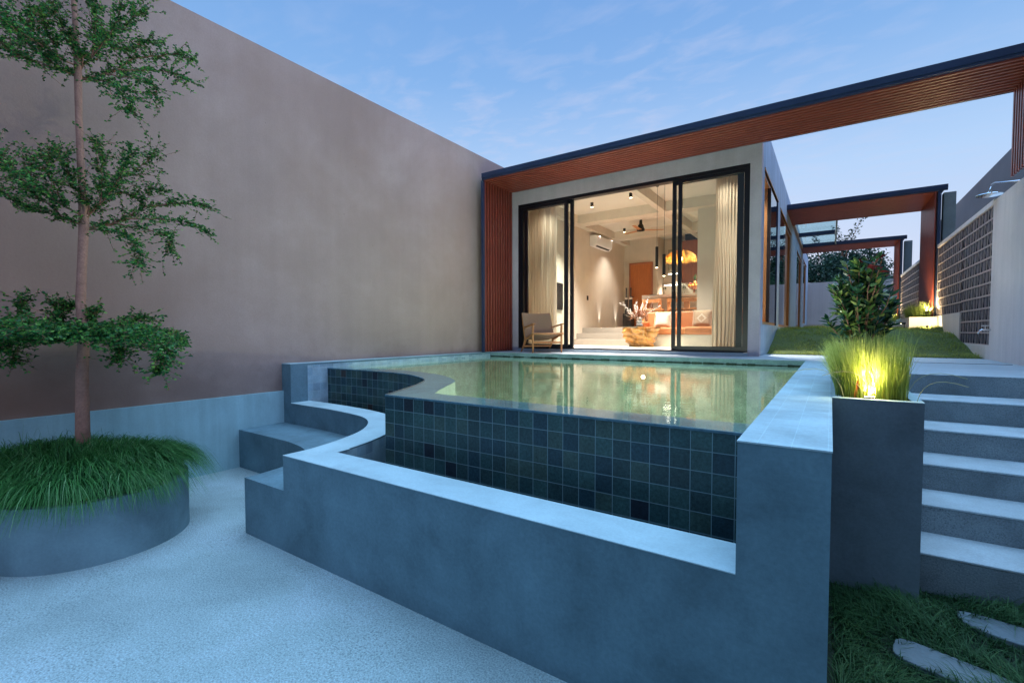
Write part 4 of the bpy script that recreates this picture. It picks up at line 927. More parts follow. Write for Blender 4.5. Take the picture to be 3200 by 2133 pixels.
M().beam(L3(0,.02,.20), L3(.60,.02,.20), .02, .035).build('front_stretcher', MT['teak'], lc)
M().beam(L3(0,.52,.12), L3(.60,.52,.12), .02, .03).build('rear_stretcher', MT['teak'], lc)
cord, cnt, cb, cout = newmat('woven_cord'); S(cb, rough=.85, spec=.15)
uvn = nd(cnt, 'UVMap'); ck = nd(cnt, 'TexWave', i_Scale=42, i_Distortion=1.5); ck.bands_direction = 'DIAGONAL'; lk(cnt, uvn.outputs[0], ck.inputs[0]); ck2 = nd(cnt, 'TexNoise', i_Scale=90.); lk(cnt, uvn.outputs[0], ck2.inputs[0])
rr_ = ramp(cnt, ck.outputs[1] if len(ck.outputs) > 1 else ck.outputs[0], [(0, (.22,.13,.08)), (1, (.52,.34,.22))]); lk(cnt, rr_.outputs[0], cb.inputs[0])
bb_ = nd(cnt, 'Bump', i_Strength=.5, i_Distance=.004); lk(cnt, ck.outputs[0], bb_.inputs['Height']); lk(cnt, bb_.outputs[0], cb.inputs['Normal'])
def weave(f, name, nu_=14, nv_=10, th=.02):
    P = [[f(i/nu_, j/nv_) for i in range(nu_+1)] for j in range(nv_+1)]
    nrm = (P[0][-1]-P[0][0]).cross(P[-1][0]-P[0][0]).normalized()*th
    vs = [p for r in P for p in r]+[p+nrm for r in P for p in r]; fs = []; uv = []; n_ = (nu_+1)*(nv_+1)
    for j in range(nv_):
        for i in range(nu_):
            q = (j*(nu_+1)+i, j*(nu_+1)+i+1, (j+1)*(nu_+1)+i+1, (j+1)*(nu_+1)+i); U = [(i/nu_*.6,j/nv_*.5),((i+1)/nu_*.6,j/nv_*.5),((i+1)/nu_*.6,(j+1)/nv_*.5),(i/nu_*.6,(j+1)/nv_*.5)]
            fs.append(q); uv.append(U); fs.append(tuple(n_+k for k in q[::-1])); uv.append(U[::-1])
    bd = [j*(nu_+1) for j in range(nv_+1)]+[nv_*(nu_+1)+i for i in range(1, nu_+1)]+[j*(nu_+1)+nu_ for j in range(nv_-1,-1,-1)]+[i for i in range(nu_-1,0,-1)]
    for k in range(len(bd)):
        a, b = bd[k], bd[(k+1)%len(bd)]; fs.append((a, b, n_+b, n_+a)); uv.append([(0,0),(.03,0),(.03,.03),(0,.03)])
    M().add(vs, fs, uv).build(name, cord, lc, smooth=False)
weave(lambda u, v: L3(.0+.60*u, -.02+.46*v, .385-.12*v-.045*math.sin(math.pi*u)*(1-.3*v)), 'seat')
weave(lambda u, v: L3(-.01+.62*u, .40+.20*v+.02*math.sin(math.pi*u), .31+.48*v-.02*math.sin(math.pi*u)*v), 'back')

# ------------------------------------------------------------------ vegetation helpers
def blades(roots, h, lean, dirs, width, segs=4, droop=.6, seed=0):
    """roots (n,3); h (n,), lean (n,) outward distance, dirs (n,2) unit; returns V,F,var"""
    n = len(roots); t = np.linspace(0, 1, segs+1)
    V = np.zeros((n, segs+1, 2, 3)); side = np.stack([-dirs[:,1], dirs[:,0], np.zeros(n)], 1)
    for k, tt in enumerate(t):
        x = lean*tt**1.6; zz = h*(tt-droop*tt**3*(lean/(h+lean+1e-6)))
        c = roots+np.stack([dirs[:,0]*x, dirs[:,1]*x, zz], 1)
        w_ = (width*(1-tt**1.5)+.0004)[:, None]
        V[:, k, 0] = c-side*w_; V[:, k, 1] = c+side*w_
    idx = np.arange(n)[:, None]*(segs+1)*2
    Fq = np.concatenate([np.stack([idx[:,0]+2*k, idx[:,0]+2*k+1, idx[:,0]+2*k+3, idx[:,0]+2*k+2], 1) for k in range(segs)])
    r_ = np.random.default_rng(seed); var = np.repeat(np.clip(r_.normal(.5, .22, n), 0, 1), (segs+1)*2)
    tv = np.tile(np.repeat(t, 2), n); var = np.clip(var*.75+tv*.25, 0, 1)
    return V.reshape(-1, 3), Fq, var
G_dark = leafmat('planter_sedge', [(0, (.006, .035, .012)), (.40, (.028, .15, .035)), (.75, (.09, .31, .075)), (1, (.36, .62, .30))], .5, .3)
G_lit = leafmat('fountain_grass', [(0, (.09, .15, .025)), (.5, (.30, .38, .07)), (1, (.68, .70, .26))], .5, .45)
G_lawn = leafmat('lawn_blades', [(0, (.09, .12, .02)), (.5, (.27, .33, .06)), (1, (.48, .48, .13))], .6, .45)
G_low = leafmat('shade_grass', [(0, (.010, .038, .014)), (.5, (.032, .105, .035)), (1, (.10, .22, .08))], .6, .3)

# round planter with sedge
C1, C2, RP = np.array([-4.80, 1.19]), np.array([-5.28, .95]), .605
ax = (C2-C1)/np.linalg.norm(C2-C1); nr = np.array([-ax[1], ax[0]])
def capsule(r, n=40):
    a0 = math.atan2(ax[1], ax[0]); pts = []
    for k in range(n+1): a = a0-math.pi/2+math.pi*k/n; pts.append(tuple(C2+r*np.array([math.cos(a), math.sin(a)])))
    for k in range(n+1): a = a0+math.pi/2+math.pi*k/n; pts.append(tuple(C1+r*np.array([math.cos(a), math.sin(a)])))
    return pts
rp = thing('round_planter', 'low curved grey plaster planter on the patio holding the tree', 'planter', (-4.9, 1.15, 0))
o_, i_ = capsule(RP), capsule(RP-.07); n = len(o_); mb = M()
vs = [(p[0],p[1],0) for p in o_]+[(p[0],p[1],.45) for p in o_]+[(p[0],p[1],.45) for p in i_]+[(p[0],p[1],.30) for p in i_]; fs = []
for k in range(n):
    j = (k+1)%n
    for q in range(3): fs.append((q*n+k, q*n+j, (q+1)*n+j, (q+1)*n+k))
mb.add(vs, fs).build('shell', MT['round'], rp, smooth=False)
M().prism(i_, .30, .42).build('soil', MT['soil'], rp)
N_ = 11000
def rand_caps(n, r):
    out = []
    while len(out) < n:
        p = np.array([rng.uniform(-6.0, -4.0), rng.uniform(.2, 2.0)]); s_ = np.clip((p-C1)@ax, 0, np.linalg.norm(C2-C1)); q = C1+ax*s_
        if np.linalg.norm(p-q) < r and p[0] > XW+.06: out.append(np.r_[p, np.linalg.norm(p-q), q])
    return np.array(out)
Q = rand_caps(N_, RP-.05)
cl = np.array([[math.floor(a*7), math.floor(b*7)] for a, b in Q[:, :2]])
hsh = (np.sin(cl[:,0]*12.9898+cl[:,1]*78.233)*43758.5453) % 1.0; hs2 = (np.sin(cl[:,0]*39.3+cl[:,1]*11.1)*24634.6) % 1.0
od = Q[:, :2]-Q[:, 3:5]; rr = Q[:, 2]/(RP-.05); a_out = np.arctan2(od[:,1], od[:,0])
a_dir = np.where(rr > .45, a_out, hs2*6.283)+rng.normal(0, .65-.25*rr, N_)+(hs2-.5)*.9
dirs = np.stack([np.cos(a_dir), np.sin(a_dir)], 1)
h = .33+.15*(1-rr**2)+.15*hsh+rng.normal(0, .045, N_); lean = .13+.13*rr**1.5+.12*hsh+rng.normal(0, .045, N_); lean = np.clip(lean, .02, .40-.08*(Q[:, 0] > -4.6)); h = np.clip(h, .08, .65)
V, Fq, var = blades(np.c_[Q[:, :2], np.full(N_, .44)], h, lean, dirs, rng.uniform(.0020, .0042, N_), 8, 2.6, 1)
V[:, 0] = np.maximum(V[:, 0], XW+.045)
tag(strip_mesh('planter_grass', V, Fq, G_dark, None, var), 'long arching dark green sedge spilling over the round planter', 'grass', kind='stuff')

# tall planter grass
N_ = 6000
yy = rng.uniform(3.49, 4.62, N_); xx = rng.uniform(.035, .375, N_)
cx_ = np.floor(xx*9); cy_ = np.floor(yy*9); hsh = (np.sin(cx_*12.9898+cy_*78.233)*43758.5453) % 1.0
keep = ~((np.abs(xx-.20) < .032) & (yy < 3.63)); xx, yy, hsh = xx[keep], yy[keep], hsh[keep]; N_ = len(xx)
dx = (xx-.27)/.22; a_dir = np.arctan2(rng.normal(0, .7, N_)-.25*(yy < 3.8), dx*1.1+rng.normal(-.1, .45, N_)); dirs = np.stack([np.cos(a_dir), np.sin(a_dir)], 1)
h = .30+.10*hsh+rng.normal(0, .04, N_); lean = np.clip(.02+.05*np.abs(dx)+rng.exponential(.025, N_), .005, .26)
V, Fq, var = blades(np.c_[xx, yy, np.full(N_, ZC-.03)], np.clip(h, .1, .5), lean, dirs, rng.uniform(.0012, .0030, N_), 5, .7, 2)
tag(strip_mesh('planter_grass', V, Fq, G_lit, None, var), 'upright yellow green fountain grass lit from below in the tall planter', 'grass', kind='stuff')
# few straggling seed stalks
sk = M()
for k in range(9):
    x0_ = random.uniform(.03, .42); y0_ = random.uniform(3.45, 4.0); a = random.choice((math.pi, math.pi, 0, -1.6))+random.uniform(-.7, .7); L_ = random.uniform(.18, .34); p = Vector((x0_, y0_, ZC)); pts = [p]
    for q in range(7): t_ = q/6; p = p+Vector((math.cos(a)*L_/6*(.3+t_), math.sin(a)*L_/6*(.3+t_), L_/5*(1-1.35*t_))); pts.append(p)
    sk.tube(pts, .0016, 4)
tag(sk.build('grass_stalk', plain('straw_stalk', (.45,.42,.22), .8)), 'bent pale seed stalks leaning out of the lit planter grass', 'grass', kind='stuff')
for k, (bx, by, hh_) in enumerate(((.13, 3.50, .22), (.20, 3.60, .12))):
    V = []; Fc = []
    for q in range(9):
        t_ = q/8; w_ = .012*math.sin(math.pi*min(1, t_*.9+.08)); c = Vector((bx+.05*t_**1.5-(.03 if t_ > .9 else 0), by, ZC-.01+hh_*t_)); V += [c-Vector((w_,0,0)), c+Vector((w_,.01,0))]
        if q: o2 = 2*q; Fc.append((o2-2, o2-1, o2+1, o2))
    tag(strip_mesh('dry_leaf', [tuple(v) for v in V], Fc, plain('rust_leaf', (.36,.09,.02), .6)), ('tall curled rust brown leaf in the lit planter grass', 'small rust brown leaf beside the garden lamp in the planter')[k], 'leaf')
def garden_lamp(p, tgt, power, lab, size=100, rad=.025, head=.03):
    p = Vector(p); d = (Vector(tgt)-p).normalized()
    t = thing('garden_lamp', lab, 'garden lamp', tuple(p), group='small garden spotlights')
    M().tube([p-d*.07, p-d*.004], head, 14).build('housing', MT['black_matte'], t); M().tube([p-d*.006, p], head*.85, 14).build('lens', MT['flood'], t); M().tube([p-d*.05-Vector((0,0,.01)), p-d*.05-Vector((0,0,.10))], .007, 6).build('stake', MT['black_matte'], t)
    spot('garden_lamp_light', p+d*.012, tgt, power, (1, .80, .42), size, .5, rad, t)
    return t
garden_lamp((.205, 3.60, ZC+.002), (.20, 3.80, 2.2), 42, 'bright garden lamp between the grass in the tall planter', 130)
point('grass_fill', (.205, 3.49, ZC+.14), 5.0, (1, .82, .38), .03)  # added fill light, spreads the lamp's brightness through the grass

# shrub in tall planter
def leafy(name, spots, length, width, mat, parent, seed=0, droop=.25):
    """spots: list of (pos, dir) -> folded lance leaf of 3 segments"""
    r_ = np.random.default_rng(seed); n = len(spots); P = np.array([s_[0] for s_ in spots]); D = np.array([s_[1] for s_ in spots]); D /= np.linalg.norm(D, axis=1)[:, None]
    U = np.cross(D, r_.normal(0, 1, (n, 3))+[0, 0, 1.2]); U /= np.linalg.norm(U, axis=1)[:, None]; Nn = np.cross(U, D)
    L_ = length*r_.uniform(.65, 1.15, n)[:, None]; W_ = width*r_.uniform(.8, 1.2, n)[:, None]
    rows = [(0, .12), (.35, 1.), (.7, .75), (1., .05)]; V = np.zeros((n, 4, 2, 3))
    for k, (t_, ww) in enumerate(rows):
        c = P+D*L_*t_-np.array([0,0,1])*(L_*droop*t_**2)
        V[:, k, 0] = c-U*W_*ww; V[:, k, 1] = c+U*W_*ww
    b0 = np.arange(n)*8; Fq = np.concatenate([np.stack([b0+2*k, b0+2*k+1, b0+2*k+3, b0+2*k+2], 1) for k in range(3)])
    return strip_mesh(name, V.reshape(-1, 3), Fq, mat, parent, np.repeat(r_.uniform(0, 1, n), 8))
shb = thing('shrub', 'bushy shrub with glossy green leaves and red tips behind the lit planter grass', 'shrub', (.21, 4.95, ZC))
st_ = M(); spots = []; red = []
r_ = random.Random(9)
for k in range(60):
    a = r_.uniform(0, 6.28); sp0 = r_.uniform(.02, .26); top = 2.20-.5*(sp0/.26)**2*r_.uniform(.6, 1.1) if k > 3 else 2.2; p = Vector((.205+.03*math.cos(a), 4.95+.03*math.sin(a), ZC-.02)); q = Vector((.205+sp0*math.cos(a)*.95, 4.95+sp0*1.5*math.sin(a), max(1.5, top)))
    pts = [p+(q-p)*t_+Vector((r_.uniform(-.012,.012), r_.uniform(-.012,.012), 0))-Vector((math.cos(a)*.04*math.sin(3.14*t_), 0, 0)) for t_ in [j/8 for j in range(9)]]
    st_.tube(pts, [.008*(1-.08*j) for j in range(9)], 5)
    for j in range(2, 9):
        for m_ in range(9 if j < 8 else 14):
            aa = r_.uniform(0, 6.28); e = r_.uniform(.15, 1.5); d = (math.cos(aa), math.sin(aa), e); pp = pts[j]+(pts[j-1]-pts[j])*r_.random()
            if pp.z < 1.38: continue
            (red if (j == 8 and pp.z > 1.95 and r_.random() < .05+.5*(pp.x > .24)*(pp.z > 2.08)) else spots).append((tuple(pp), d))
st_.build('stems', MT['twig'], shb)
G_shrub = leafmat('shrub_leaf', [(0, (.014, .050, .030)), (.5, (.035, .105, .045)), (.85, (.15, .22, .05)), (1, (.28, .30, .08))], .22, .15)
leafy('foliage', spots, .088, .0125, G_shrub, shb, 3, .04)
leafy('red_tips', red, .07, .011, leafmat('red_leaf', [(0, (.16, .02, .02)), (1, (.30, .05, .04))], .3, .2), shb, 4)

# lawn between house and right wall
def lawn_z(x, y):
    t_ = np.clip((y-9.45-.10*(x < 0)*0)/(2.3), 0, 1); s_ = t_*t_*(3-2*t_)
    base = 1.225+.46*s_ - .12*np.clip((x-.8)/1.0, 0, 1)*s_*(y < 12.5)
    return base+.028*np.sin(x*5+y*2.1)*np.sin(y*3.7+x)*np.clip(t_*3, 0, 1)
gy = np.linspace(9.45, 26.2, 140); gx = np.linspace(XH+.002, XF-.014, 24); V = []; Fc = []
for j, y in enumerate(gy):
    for i, x in enumerate(gx): V.append((x, y, float(lawn_z(x, y))))
for j in range(139):
    for i in range(23): Fc.append((j*24+i, j*24+i+1, (j+1)*24+i+1, (j+1)*24+i))
tag(strip_mesh('lawn_terrain', V, Fc, MT['turf']), kind='structure')
N_ = 26000; yy = 9.47+rng.beta(1., 2.6, N_)*13; xx = rng.uniform(XH+.02, XF-.03, N_)
cl = np.sin(xx*9+yy*3)+np.sin(yy*8-xx*4)+np.sin(xx*23+yy*17)*.5; a_dir = rng.uniform(0, 6.283, N_)*.5+np.sin(xx*3+yy)*1.2-1.57; dirs = np.stack([np.cos(a_dir), np.sin(a_dir)], 1)
V, Fq, var = blades(np.c_[xx, yy, lawn_z(xx, yy)-.005], np.clip(.045+.020*cl+rng.normal(0, .012, N_), .012, .16), np.clip(.055+.02*cl+rng.normal(0, .02, N_), .01, .16), dirs, rng.uniform(.002, .0040, N_), 3, .7, 5)
tag(strip_mesh('lawn_grass', V, Fq, G_lawn, None, np.clip(var+.10*np.repeat(cl, 8), 0, 1)), 'soft mounded lawn grass between the house side and the breeze block wall', 'grass', kind='stuff')
# lower right grass
N_ = 26000; xx = X0+.02+rng.beta(1, 1.2, N_)*2.2; yy = rng.uniform(1.55, 3.62, N_)
ok = np.ones(N_, bool)
ok &= ~((xx < XQ+.01) & (yy > YQ-.01))
for (c, w_, h_, a) in stones:
    ca, sa = math.cos(R(a)), math.sin(R(a)); u = (xx-c[0])*ca+(yy-c[1])*sa; v = -(xx-c[0])*sa+(yy-c[1])*ca
    ok &= ~((np.abs(u/(w_*.90))**3+np.abs(v/(h_*.80))**3) < .9+.5*np.sin(xx*31)*np.sin(yy*27))
xx, yy = xx[ok], yy[ok]; N_ = len(xx)
cl = np.sin(xx*11+yy*5)+np.sin(yy*9-xx*6)+np.sin(xx*25+yy*19)*.5; a_dir = np.sin(xx*4+yy*3)*2+rng.normal(0, 1.0, N_)-1.57; dirs = np.stack([np.cos(a_dir), np.sin(a_dir)], 1)
V, Fq, var = blades(np.c_[xx, yy, np.full(N_, GZ-.012)], np.clip(.075+.026*cl+rng.normal(0, .02, N_), .02, .2), np.clip(.05+.02*cl+rng.exponential(.03, N_), .01, .2), dirs, rng.uniform(.0013, .0026, N_), 4, .9, 6)
tag(strip_mesh('garden_grass', V, Fq, G_low, None, np.clip(var+.12*np.repeat(cl, 10)*.5, 0, 1)), 'dark tangled grass at the foot of the stairs around the stepping stones', 'grass', kind='stuff')
# planters with grass tufts at pergola feet
for k, (y, y2, xs2, lab, glab) in enumerate(((13.2, 15.6, 1.40, 'square pale planter under the middle pergola frame', 'lit bushy grass tuft in the middle pergola planter'), (19.3, 21.6, 1.40, 'square pale planter under the farthest pergola frame', 'lit bushy grass tuft in the farthest pergola planter'))):
    t = thing('garden_planter', lab, 'planter', (1.6, y, 1.5), group='square planters at the pergola feet')
    b_ = M(); b_.box(xs2, XF-.02, y, y+.06, 1.45, 1.93); b_.box(xs2, xs2+.06, y+.06, y2, 1.45, 1.93); b_.build('box', MT['wall_right'], t); M().box(xs2+.06, XF-.02, y+.06, y2, 1.5, 1.90).build('soil', MT['soil'], t)
    N_ = 1400; xx = rng.uniform(xs2+.08, XF-.12, N_); yy = rng.uniform(y+.10, y+1.5, N_); dx = (xx-1.6)/.2; a_dir = np.arctan2(rng.normal(-.3, .8, N_), dx-.5+rng.normal(0, .6, N_)); dirs = np.stack([np.cos(a_dir), np.sin(a_dir)], 1)
    V, Fq, var = blades(np.c_[xx, yy, np.full(N_, 1.89)], np.clip(rng.normal(.34, .07, N_), .1, .5), rng.uniform(.05, .28, N_), dirs, rng.uniform(.0025, .005, N_), 4, .9, 20+k)
    tag(strip_mesh('planter_grass', V, Fq, G_lit, None, var), glab, 'grass', kind='stuff')
garden_lamp((1.70, 13.33, 2.06), (1.86, 14.2, 4.2), 110, 'bright garden lamp in the grass at the middle pergola leg', 110, head=.035)
garden_lamp((1.60, 19.5, 2.04), (1.84, 20.4, 4.2), 110, 'bright garden lamp in the grass at the farthest pergola leg', 110, head=.035)
garden_lamp((1.62, 12.55, 1.72), (1.78, 13.3, 1.78), 60, 'garden lamp in the lawn aimed at the pale planter face', 100, head=.025)
garden_lamp((1.15, 12.0, 1.78), (-.6, 12.5, 1.70), 60, 'low garden lamp added on the lawn crest to brighten the grass', 140, head=.02)  # extra lamp added to lift the lawn
spot('pergola_fill', (1.78, 13.36, 2.05), (1.87, 12.6, 3.0), 60, (1,.75,.4), 100, parent=None)  # added fill light by the middle pergola leg, no fixture
point('pier_fill', (1.84, 15.75, 2.05), 20, (1, .74, .4), .03)  # added fill light behind the middle leg
point('pier_fill', (1.84, 21.9, 2.05), 20, (1, .74, .4), .03)  # added fill light behind the farthest leg

# ------------------------------------------------------------------ courtyard tree with tiered branches
D0 = 3.87
tree = thing('tiered_tree', 'slender tiered tree with three flat leafy branch layers in the round planter', 'tree', (-5.1, 1.24, .4))
trp = [(259,1430),(258,1310),(256,1180),(262,1059),(252,940),(256,830),(262,711),(258,600),(251,480),(246,360),(244,243),(238,120),(231,0),(224,-120),(219,-240)]
rad_px = [19.5,18,16,14.5,13,12,13,10.5,9.5,9,10,7.5,7,6.5,6]
M().tube([pix(x, y, D0) for x, y in trp], [r_*D0/F for r_ in rad_px], 14).build('trunk', MT['trunk'], tree, smooth=True)
layerA = [
 ([(0,0),(18,4),(91,-14),(133,-28),(182,-63),(267,-74),(337,-81),(389,-63)], .50, 3.0),
 ([(133,-28),(232,-25),(319,-18),(382,10)], .25, 1.6),
 ([(91,-14),(196,4),(266,32),(270,67)], -.15, 1.4),
 ([(18,6),(91,10),(144,35),(172,77),(172,112)], -.45, 1.4),
 ([(5,-10),(14,-39),(49,-70),(77,-102),(91,-144),(144,-165),(196,-210),(221,-231)], .35, 2.2),
 ([(77,-102),(126,-109),(172,-95),(210,-119),(242,-119)], .55, 1.4),
 ([(14,-39),(14,-74),(-14,-109),(-42,-151),(-63,-200),(-84,-238)], -.35, 1.6),
 ([(49,-70),(56,-120),(56,-165),(56,-221),(39,-263)], -.30, 1.5),
 ([(49,-70),(95,-130),(130,-190),(150,-240)], -.50, 1.3),
 ([(-8,-4),(-14,-10),(-63,-28),(-112,-74),(-172,-116),(-225,-179),(-260,-214),(-320,-250)], -.35, 2.4),
 ([(-63,-28),(-126,-49),(-172,-63),(-214,-84),(-260,-116),(-330,-150)], -.15, 1.6),
 ([(-10,-40),(-67,-70),(-112,-102),(-154,-133),(-172,-179),(-161,-228)], -.60, 1.6),
 ([(-112,-102),(-190,-150),(-250,-190),(-300,-240)], -.75, 1.3),
 ([(-67,-70),(-90,-130),(-120,-180),(-110,-220)], -.65, 1.2),
]
layerC = [
 ([(0,-8),(-70,-34),(-150,-44),(-240,-46),(-330,-40)], -.55, 1.2), ([(0,-8),(-60,-14),(-140,-26),(-230,-34)], -.45, 1.2), ([(0,-8),(60,-26),(130,-34),(200,-22)], -.10, 1.2), ([(0,-8),(70,-22),(150,-26),(215,-6)], -.55, 1.2), ([(0,0),(30,-14),(60,-20)], -.9, 1.0), ([(0,0),(-30,-14),(-60,-20)], -.9, 1.0),
 ([(0,0),(-60,-20),(-124,-36),(-216,-50),(-310,-58)], -.30, 2.0),
 ([(0,0),(-50,-6),(-120,-14),(-200,-20),(-290,-25)], -.70, 1.6),
 ([(-150,-36),(-210,-10),(-229,25),(-216,70)], -.20, 1.4),
 ([(-200,-30),(-260,0),(-270,30)], -.40, 1.2),
 ([(0,-4),(60,-30),(124,-38),(190,-30),(240,0),(270,40),(262,70)], -.35, 2.0),
 ([(0,0),(60,-10),(130,-10),(200,0),(250,45),(235,95)], -.75, 1.6),
 ([(60,-10),(100,10),(118,40),(108,62)], -.5, 1.2),
 ([(-60,-20),(-80,-70),(-90,-105)], .05, 1.0), ([(-170,-40),(-195,-90),(-200,-118)], .0, 1.0), ([(-120,-30),(-60,-90),(-40,-100)], .0, 1.0),
 ([(0,-20),(25,-60),(35,-90)], .25, 1.0), ([(100,-30),(150,-55),(185,-68)], .35, 1.0),
 ([(0,-4),(70,-16),(140,-22),(200,-20)], -1.0, 1.4), ([(0,-4),(-70,-16),(-140,-26),(-220,-36)], -1.0, 1.4),
]
def layer(node, limbs, scale, dense, seed, name, tw=1.):
    r_ = random.Random(seed); br_ = M(); sp2 = []
    for pts, dd, w0 in limbs:
        L_ = []
        tot = len(pts)-1
        x_end = max(abs(p[0]) for p in pts)
        for k, (x, y) in enumerate(pts):
            f_ = min(1, abs(x)/260 + .15*(k/tot)); px_, py_ = node[0]+x*scale, node[1]+y*scale
            dep = D0+dd*f_
            if px_ < 200: dep = min(dep, 3.80)
            L_.append(pix(px_, py_, dep))
        P_ = []
        for k in range(tot):
            for q in range(4): P_.append(L_[k].lerp(L_[k+1], q/4)+Vector([r_.uniform(-.006,.006) for _ in range(3)]))
        P_.append(L_[-1])
        n_ = len(P_); br_.tube(P_, [max(.0022, .0085*w0/2*(1-.85*k/n_)) for k in range(n_)], 5)
        for k in range(max(1, int(n_*.16)), n_):
            for m_ in range(dense):
                b_ = P_[k]; fwd_ = (P_[k]-P_[k-1]).normalized(); d = (fwd_*.7+Vector([r_.uniform(-1,1), r_.uniform(-1,1), r_.uniform(-.38,.55)])).normalized()
                l_ = (r_.uniform(.04, .13) if r_.random() < .7 else r_.uniform(.13, .24))*tw; q_ = [b_]
                for s_ in range(4): d = (d+Vector([r_.uniform(-.35,.35) for _ in range(3)])).normalized(); q_.append(q_[-1]+d*l_/4)
                if min(q.x for q in q_) < XW+.05: continue
                br_.tube(q_, .0015, 3, False)
                for s_ in range(1, 5):
                    for e in range(3 if s_ < 4 else 5):
                        a = Vector([r_.uniform(-1,1), r_.uniform(-1,1), r_.uniform(-.25,.7)]); sp2.append((tuple(q_[s_]-d*r_.random()*l_/5), tuple(a)))
    br_.build(name+'_branches', MT['twig'], tree)
    return sp2
G_tree = leafmat('tree_leaf', [(0, (.012, .065, .022)), (.45, (.04, .19, .05)), (.8, (.10, .33, .06)), (1, (.26, .50, .09))], .4, .35)
s1 = layer((262,711), layerA, 1.0, 5, 1, 'middle_tier'); leafy('middle_tier_leaves', s1, .024, .0072, G_tree, tree, 11)
s2 = layer((244,243), layerA, .92, 5, 2, 'upper_tier'); leafy('upper_tier_leaves', s2, .024, .0070, G_tree, tree, 12)
def pad(c, R0, n, seed, name):
    r_ = random.Random(seed); br_ = M(); sp_ = []
    for k in range(n):
        a = r_.uniform(0, 6.283); rr = R0*math.sqrt(r_.random())*(1+.12*math.sin(3*a+1)); x, y = c.x+rr*math.cos(a), c.y+rr*math.sin(a)
        if x < XW+.10: continue
        z_ = c.z+.015+.05*math.sin(5*rr+a*2)-.10*max(0, rr/R0-.75)*2+r_.uniform(-.03, .035); p = Vector((x, y, z_)); q_ = [p]; d = Vector((math.cos(a), math.sin(a), r_.uniform(-.2, .4)))
        for s_ in range(3): d = (d+Vector([r_.uniform(-.5,.5), r_.uniform(-.5,.5), r_.uniform(-.2,.2)])).normalized(); q_.append(q_[-1]+d*r_.uniform(.015, .04))
        br_.tube(q_, .0013, 3, False)
        for q in q_:
            for e in range(3): sp_.append((tuple(q), (r_.uniform(-1,1), r_.uniform(-1,1), r_.uniform(-.15,.5))))
    br_.build(name+'_twigs', MT['twig'], tree); return sp_
leafy('lower_pad_leaves', pad(pix(262, 1050, D0), .74, 1500, 21, 'lower_pad'), .026, .0085, G_tree, tree, 15)
s3 = layer((262,1059), layerC, 1.0, 6, 3, 'lower_tier', .85); leafy('lower_tier_leaves', s3, .025, .0082, G_tree, tree, 13)
s4 = layer((228,-150), layerA, .8, 2, 4, 'top_tier'); leafy('top_tier_leaves', s4, .028, .009, G_tree, tree, 14)

# ------------------------------------------------------------------ distant trees
def bgtree(c, rx, ry, rz, n, label, name, seed, trunk_h, leaf=.16, mat=None, lump=9):
    r_ = np.random.default_rng(seed); t = thing(name, label, 'tree', (c[0], c[1], 0), group='trees beyond the far wall')
    M().tube([(c[0],c[1],0),(c[0]+.1,c[1],c[2]*.5),(c[0],c[1],c[2])], [.22,.17,.06], 10).build('trunk', MT['trunk'], t)
    cen = r_.normal(0, 1, (lump*4, 3)); cen /= np.linalg.norm(cen, axis=1)[:, None]; cen *= r_.uniform(.45, .9, (lump*4, 1)); cen = cen*[rx, ry, rz]+c
    k = r_.integers(0, len(cen), n); d = r_.normal(0, 1, (n, 3)); d /= np.linalg.norm(d, axis=1)[:, None]; rad = (.34*(.6+.8*r_.random(len(cen))))[k][:, None]*np.array([rx, ry, rz])*r_.uniform(.55, 1.08, (n, 1))
    P = cen[k]+d*rad; sp3 = list(zip(P.tolist(), (d+r_.normal(0, .5, (n, 3))+[0,0,-.2]).tolist()))
    leafy('crown', sp3, leaf, leaf*.27, mat or G_far, t, seed)
    return t
G_far = leafmat('far_leaf', [(0, (.010, .035, .028)), (.6, (.022, .070, .045)), (1, (.06, .14, .07))], .5, .2)
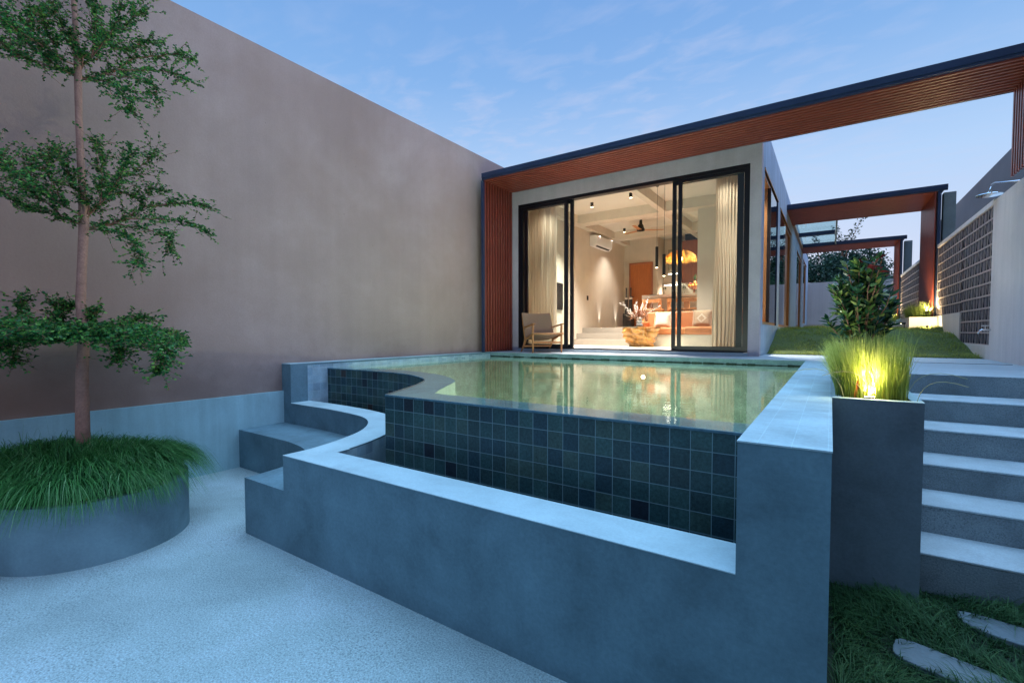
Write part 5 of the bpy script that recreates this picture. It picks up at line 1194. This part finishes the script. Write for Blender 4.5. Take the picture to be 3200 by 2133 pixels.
bgtree((-.9, 31, 4.6), 2.3, 2., 1.9, 12000, 'round dark green tree behind the far wall beside the house', 'tree', 31, 4)
bgtree((1.0, 33, 4.9), 2.0, 2.0, 1.9, 10000, 'dark green tree behind the far wall in the middle of the gap', 'tree', 32, 4)
bgtree((-2.6, 36, 5.6), 1.6, 1.8, 2.2, 6000, 'taller dark tree behind the glass canopy', 'tree', 33, 5)
bgtree((.75, 28.5, 3.9), .9, .9, .55, 3000, 'low bright green bush showing above the far wall', 'tree', 34, 3, .11, leafmat('far_leaf_bright', [(0, (.02,.06,.035)), (1, (.08,.20,.09))], .5, .2))
t = thing('sapling', 'thin upright branch rising between the rear pergola frames', 'tree', (.7, 30, 5.2), group='trees beyond the far wall')
r_ = random.Random(5); sb = M(); sp4 = []
for bx, h_, lx in ((.55, 2.0, .9), (.45, 1.5, -.4), (.35, 1.2, .5), (-.6, 1.3, -.3)):
    pts = [Vector((bx+lx*(q/8)**1.3*.8, 30, 5.5+h_*q/8)) for q in range(9)]; sb.tube(pts, [.022-.002*q for q in range(9)], 5)
    for q in range(2, 9):
        for e in range(16): sp4.append((tuple(pts[q]+Vector([r_.uniform(-.16,.16) for _ in range(3)])), (r_.uniform(-1,1), r_.uniform(-1,1), r_.uniform(0,1))))
sb.build('stem', MT['twig'], t); leafy('foliage', sp4, .15, .035, G_far, t, 6)
pal = thing('palm_tree', 'spiky palm fronds behind the far wall beside the right pergola leg', 'tree', (1.9, 30, 4), group='trees beyond the far wall')
M().tube([(1.9,30,0),(1.9,30,4.2)], [.16,.10], 10).build('trunk', MT['trunk'], pal); sp5 = []
for k in range(15):
    a = k*.42+.2; e = r_.uniform(.2, 1.2); d = Vector((math.cos(a)*math.cos(e), math.sin(a)*math.cos(e), math.sin(e))); p = Vector((1.9,30,4.15))
    for q in range(16):
        p = p+d*.075; d = (d+Vector((0,0,-.055))).normalized()
        for s_ in (-1, 1):
            for _ in range(2): sp5.append((tuple(p), tuple(d*.9+d.cross(Vector((0,0,1)))*s_)))
leafy('fronds', sp5, .34, .018, G_far, pal, 8)
